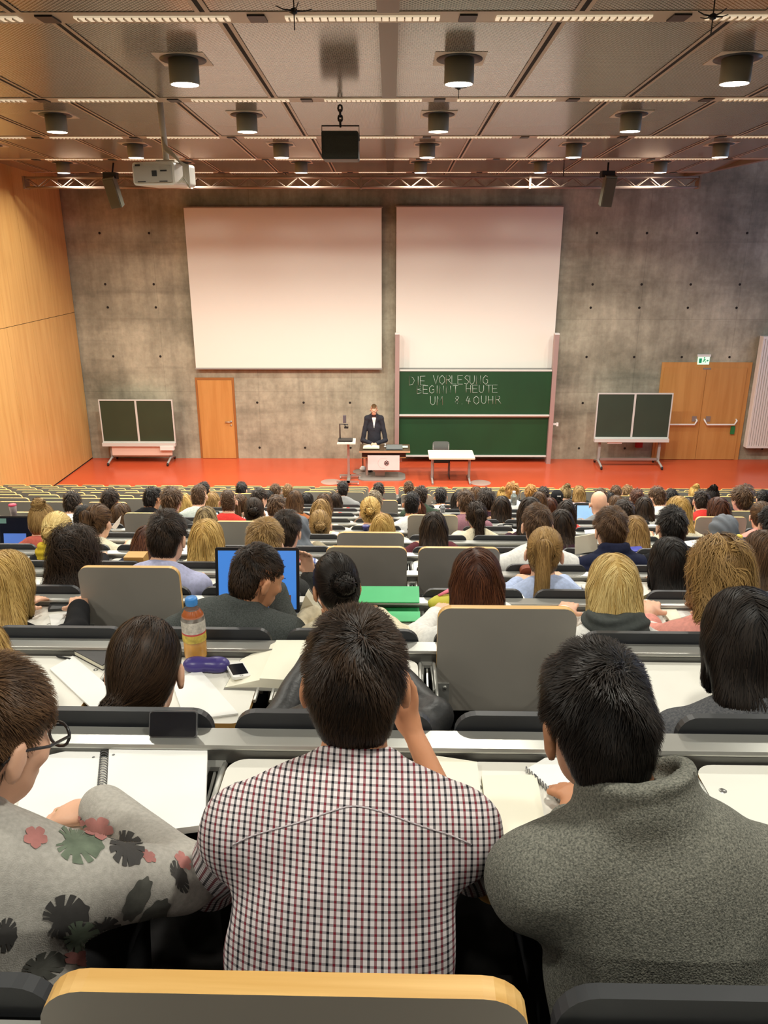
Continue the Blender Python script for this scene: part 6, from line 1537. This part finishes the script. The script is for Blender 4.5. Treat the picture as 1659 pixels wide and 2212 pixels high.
# pencil case
c = PZ(960, 1315, T3); pr = [(EL((0, 0, .035), (.055, .035, .032)), .02), (EL((-.03, 0, .03), (.05, .04, .03)), .02), (EL((.05, .01, .055), (.05, .025, .03), np.array(Matrix.Rotation(-.4, 3, 'Y'))), .02)]
V, lo = sdf_grid(pr, .006, [((0, 0, .002), (0, 0, -1))]); v, f = surfnet(V, lo, .006); v = smoothv(v, f, 2); v = folds(v, vnormals(v, f), .003, 70, 9)
r = empty('pencil_case', (c.x, c.y, T3)); link('pouch', npmesh('pouch', v, f, M('pouch_lime', (196, 190, 62), .6)), r)
MB().tube([(-.03, .0, .068), (.02, .02, .085), (.07, .02, .083)], [.008, .014, .008], 8, flat=.5).build('lining', M('pouch_pink', (226, 120, 140), .6), r); tag(r, 'lime green pencil pouch with pink lining beside the folded panel', 'pencil case')
# book held up by the person with the bun
r = empty('held_book', PZ(672, 1340, T3)); 
pts = [PY(x, y, DK(3)-.30)-r.location for x, y in ((660, 1284), (692, 1330), (680, 1352), (644, 1330))]
MB().prism([tuple(p) for p in pts], (.01, .03, .012)).build('pages', PAPER2, r); MB().prism([tuple(p+Vector((.012, .034, .012))) for p in pts], (.001, .004, .001)).build('cover', M('cover_grey', (120, 118, 112), .6), r)
tag(r, 'cream book tilted up before the black pinned-up hair', 'book')
quadslab('white_papers', 'white sheets by the long reddish-brown hair', 'paper', [(1088, 1290), (1128, 1286), (1150, 1318), (1090, 1322)], T3, .004, PAPER)
quadslab('white_papers', 'white sheets short of the light blond hair', 'paper', [(1160, 1290), (1200, 1290), (1240, 1318), (1180, 1320)], T3, .004, PAPER)
r = empty('open_notebook', PZ(1432, 1318, T3)); page(r, [(1412, 1302), (1448, 1300), (1470, 1340), (1446, 1346)], T3, .012, PAPER2); tag(r, 'thick open notepad between the grey scarf and the pink tee', 'notepad')
page(r, [(1444, 1300), (1480, 1300), (1500, 1330), (1466, 1338)], T3, .006, PAPER)
def cup(k, x, yb, h_px, w_px, label, body, lid=None, name='cup', Y=None, cat='cup'):
    z = Ztab(k); c = PZ(x, yb, z) if Y is None else PY(x, yb, Y); kk = depth(c)/FPX; h = h_px*kk*1.03; rr = w_px*kk/2
    r = empty(name, (c.x, c.y, z+.001)); MB().lathe([(0, 0), (rr*.78, 0), (rr*.98, h*.86), (rr, h*.88), (rr*.9, h*.88)], n=18).build('cup_body', body, r)
    MB().lathe([(rr*1.06, h*.84), (rr*1.08, h*.90), (rr*.9, h*.97), (rr*.5, h), (0, h)], n=18).build('lid', lid or WHITEP, r); return tag(r, label, cat)
cup(3, 1268, 1290, 26, 28, 'paper coffee cup with a brown sleeve beside the light blond hair', M('cup_brown', (150, 88, 56), .6), WHITEP)
cup(6, 30, 1112, 26, 16, 'tall pale travel cup with a pink lid behind the dark-screen laptop', M('cup_pale', (222, 204, 206), .5), M('lid_pink', (200, 60, 90), .4), Y=DK(7)-.2)
cup(7, 790, 1150, 16, 16, 'dark blue cup beside the golden blond hair', M('cup_navy', (36, 36, 96), .4), M('cup_navy2', (44, 44, 110), .4))
# bottles further away
def bottle(k, x, yb, h_px, w_px, cap, label, tint=(210, 220, 224)):
    z = Ztab(k); c = PZ(x, yb, z); kk = depth(c)/FPX; h = h_px*kk; rr = w_px*kk/2; r = empty('water_bottle', (c.x, c.y, z+.001))
    MB().lathe([(0, 0), (rr, 0), (rr, h*.62), (rr*.95, h*.68), (rr*.4, h*.86), (rr*.4, h*.92)], n=18).build('shell', M('bottle_%d' % tint[0], tint, .15, trans=.6), r); MB().lathe([(rr*.48, h*.88), (rr*.48, h), (0, h)], n=14).build('cap', cap, r); return tag(r, label, 'bottle')
bottle(5, 1592, 1194, 40, 26, M('cap_yellow', (226, 206, 60), .4), 'clear bottle with a yellow cap beside the grey headscarf'); bottle(9, 1109, 1090, 30, 14, WHITEP, 'clear water bottle below the curly ginger hair', (200, 214, 210)); bottle(8, 956, 1107, 18, 11, WHITEP, 'small clear bottle behind the white-tee back', (190, 200, 206))
# smaller things in the middle rows
c = PZ(1140, 1246, T4); o = MB().prism([(x_, 0, z_) for x_, z_ in rrect(-.10, .10, .002, .075, .03)], (0, .03, 0)).build('leather_case', M('case_redbrown', (136, 66, 42), .5), None, (c.x+.05, c.y, T4), (.35, 0, .1)); tag(o, 'red-brown leather case leaning behind the ponytail', 'case')
c = PZ(296, 1222, T4); tag(MB().bx(-.060, .060, -.05, .05, .001, .075).build('tan_box', M('box_tan', (196, 150, 82), .6), None, (c.x, c.y, T4)), 'small tan box standing behind the lavender shirt', 'box')
quadslab('blue_book', 'flat blue brochure beside the puffer jacket', 'brochure', [(1354, 1184), (1384, 1182), (1392, 1192), (1358, 1194)], Ztab(5), .008, M('book_blue', (58, 66, 170), .5)); quadslab('white_papers', 'white sheet under the flat blue brochure', 'paper', [(1360, 1196), (1394, 1192), (1408, 1204), (1376, 1208)], Ztab(5), .003, PAPER)
quadslab('white_papers', 'white sheet beside the black-sweater person in the middle rows', 'paper', [(1478, 1170), (1516, 1166), (1512, 1184), (1474, 1186)], Ztab(5), .003, PAPER)
r = empty('held_paper', PZ(1262, 1200, Ztab(5))); pts = [PY(x, y, DK(5)-.22)-r.location for x, y in ((1242, 1160), (1292, 1152), (1290, 1190), (1242, 1198))]; MB().prism([tuple(p) for p in pts], (0, .004, .002)).build('sheet', PAPER2, r); tag(r, 'cream sheets held up beside the navy puffer jacket', 'paper')
r = empty('held_paper', PZ(250, 1150, Ztab(6))); pts = [PY(x, y, DK(6)-.25)-r.location for x, y in ((240, 1140), (262, 1114), (258, 1132), (250, 1144))]; MB().prism([tuple(p) for p in pts], (0, .004, .002)).build('sheet', PAPER, r); tag(r, 'white folded sheet held up beside the brown ponytail', 'paper')
c = PZ(1098, 1134, Ztab(7)+.03); m = MB(); m.tube([(.07*math.cos(t), .05*math.sin(t), .02) for t in np.linspace(0, PI, 12)], .008, 6); hp_ = m.build('headband', BLACK); hp_.location = (c.x, c.y, Ztab(7)+.005)
r = empty('headphones', (c.x, c.y, Ztab(7))); hp_.parent = r; hp_.location = (0, 0, .0)
for sx in (-1, 1): MB().lathe([(0, 0), (.034, 0), (.036, .02), (.02, .03), (0, .03)], (sx*.07, 0, .0), 14).build('ear_cup', BLACK, r)
tag(r, 'black headphones lying behind the brown-sweater back', 'headphones')
for i, (k, quad, lab) in enumerate([(6, ((1262, 1146), (1290, 1144), (1296, 1152), (1264, 1154)), 'white papers on the desk ahead of the puffer jacket'), (7, ((652, 1138), (688, 1136), (694, 1146), (655, 1148)), 'white papers beside the braided pinned-up hair'), (5, ((20, 1196), (66, 1192), (64, 1206), (14, 1210)), 'white papers near the wooden-wall edge of the middle rows'), (7, ((468, 1118), (540, 1118), (540, 1126), (468, 1126)), 'long white sheet behind the red tee'), (4, ((640, 1216), (676, 1214), (682, 1236), (640, 1240)), 'white sheet beside the raised hand'), (4, ((1100, 1222), (1116, 1222), (1120, 1250), (1102, 1252)), 'white sheet short of the red-brown case')]):
    quadslab('white_papers', lab, 'paper', quad, Ztab(k), .004, PAPER)
build_rows()
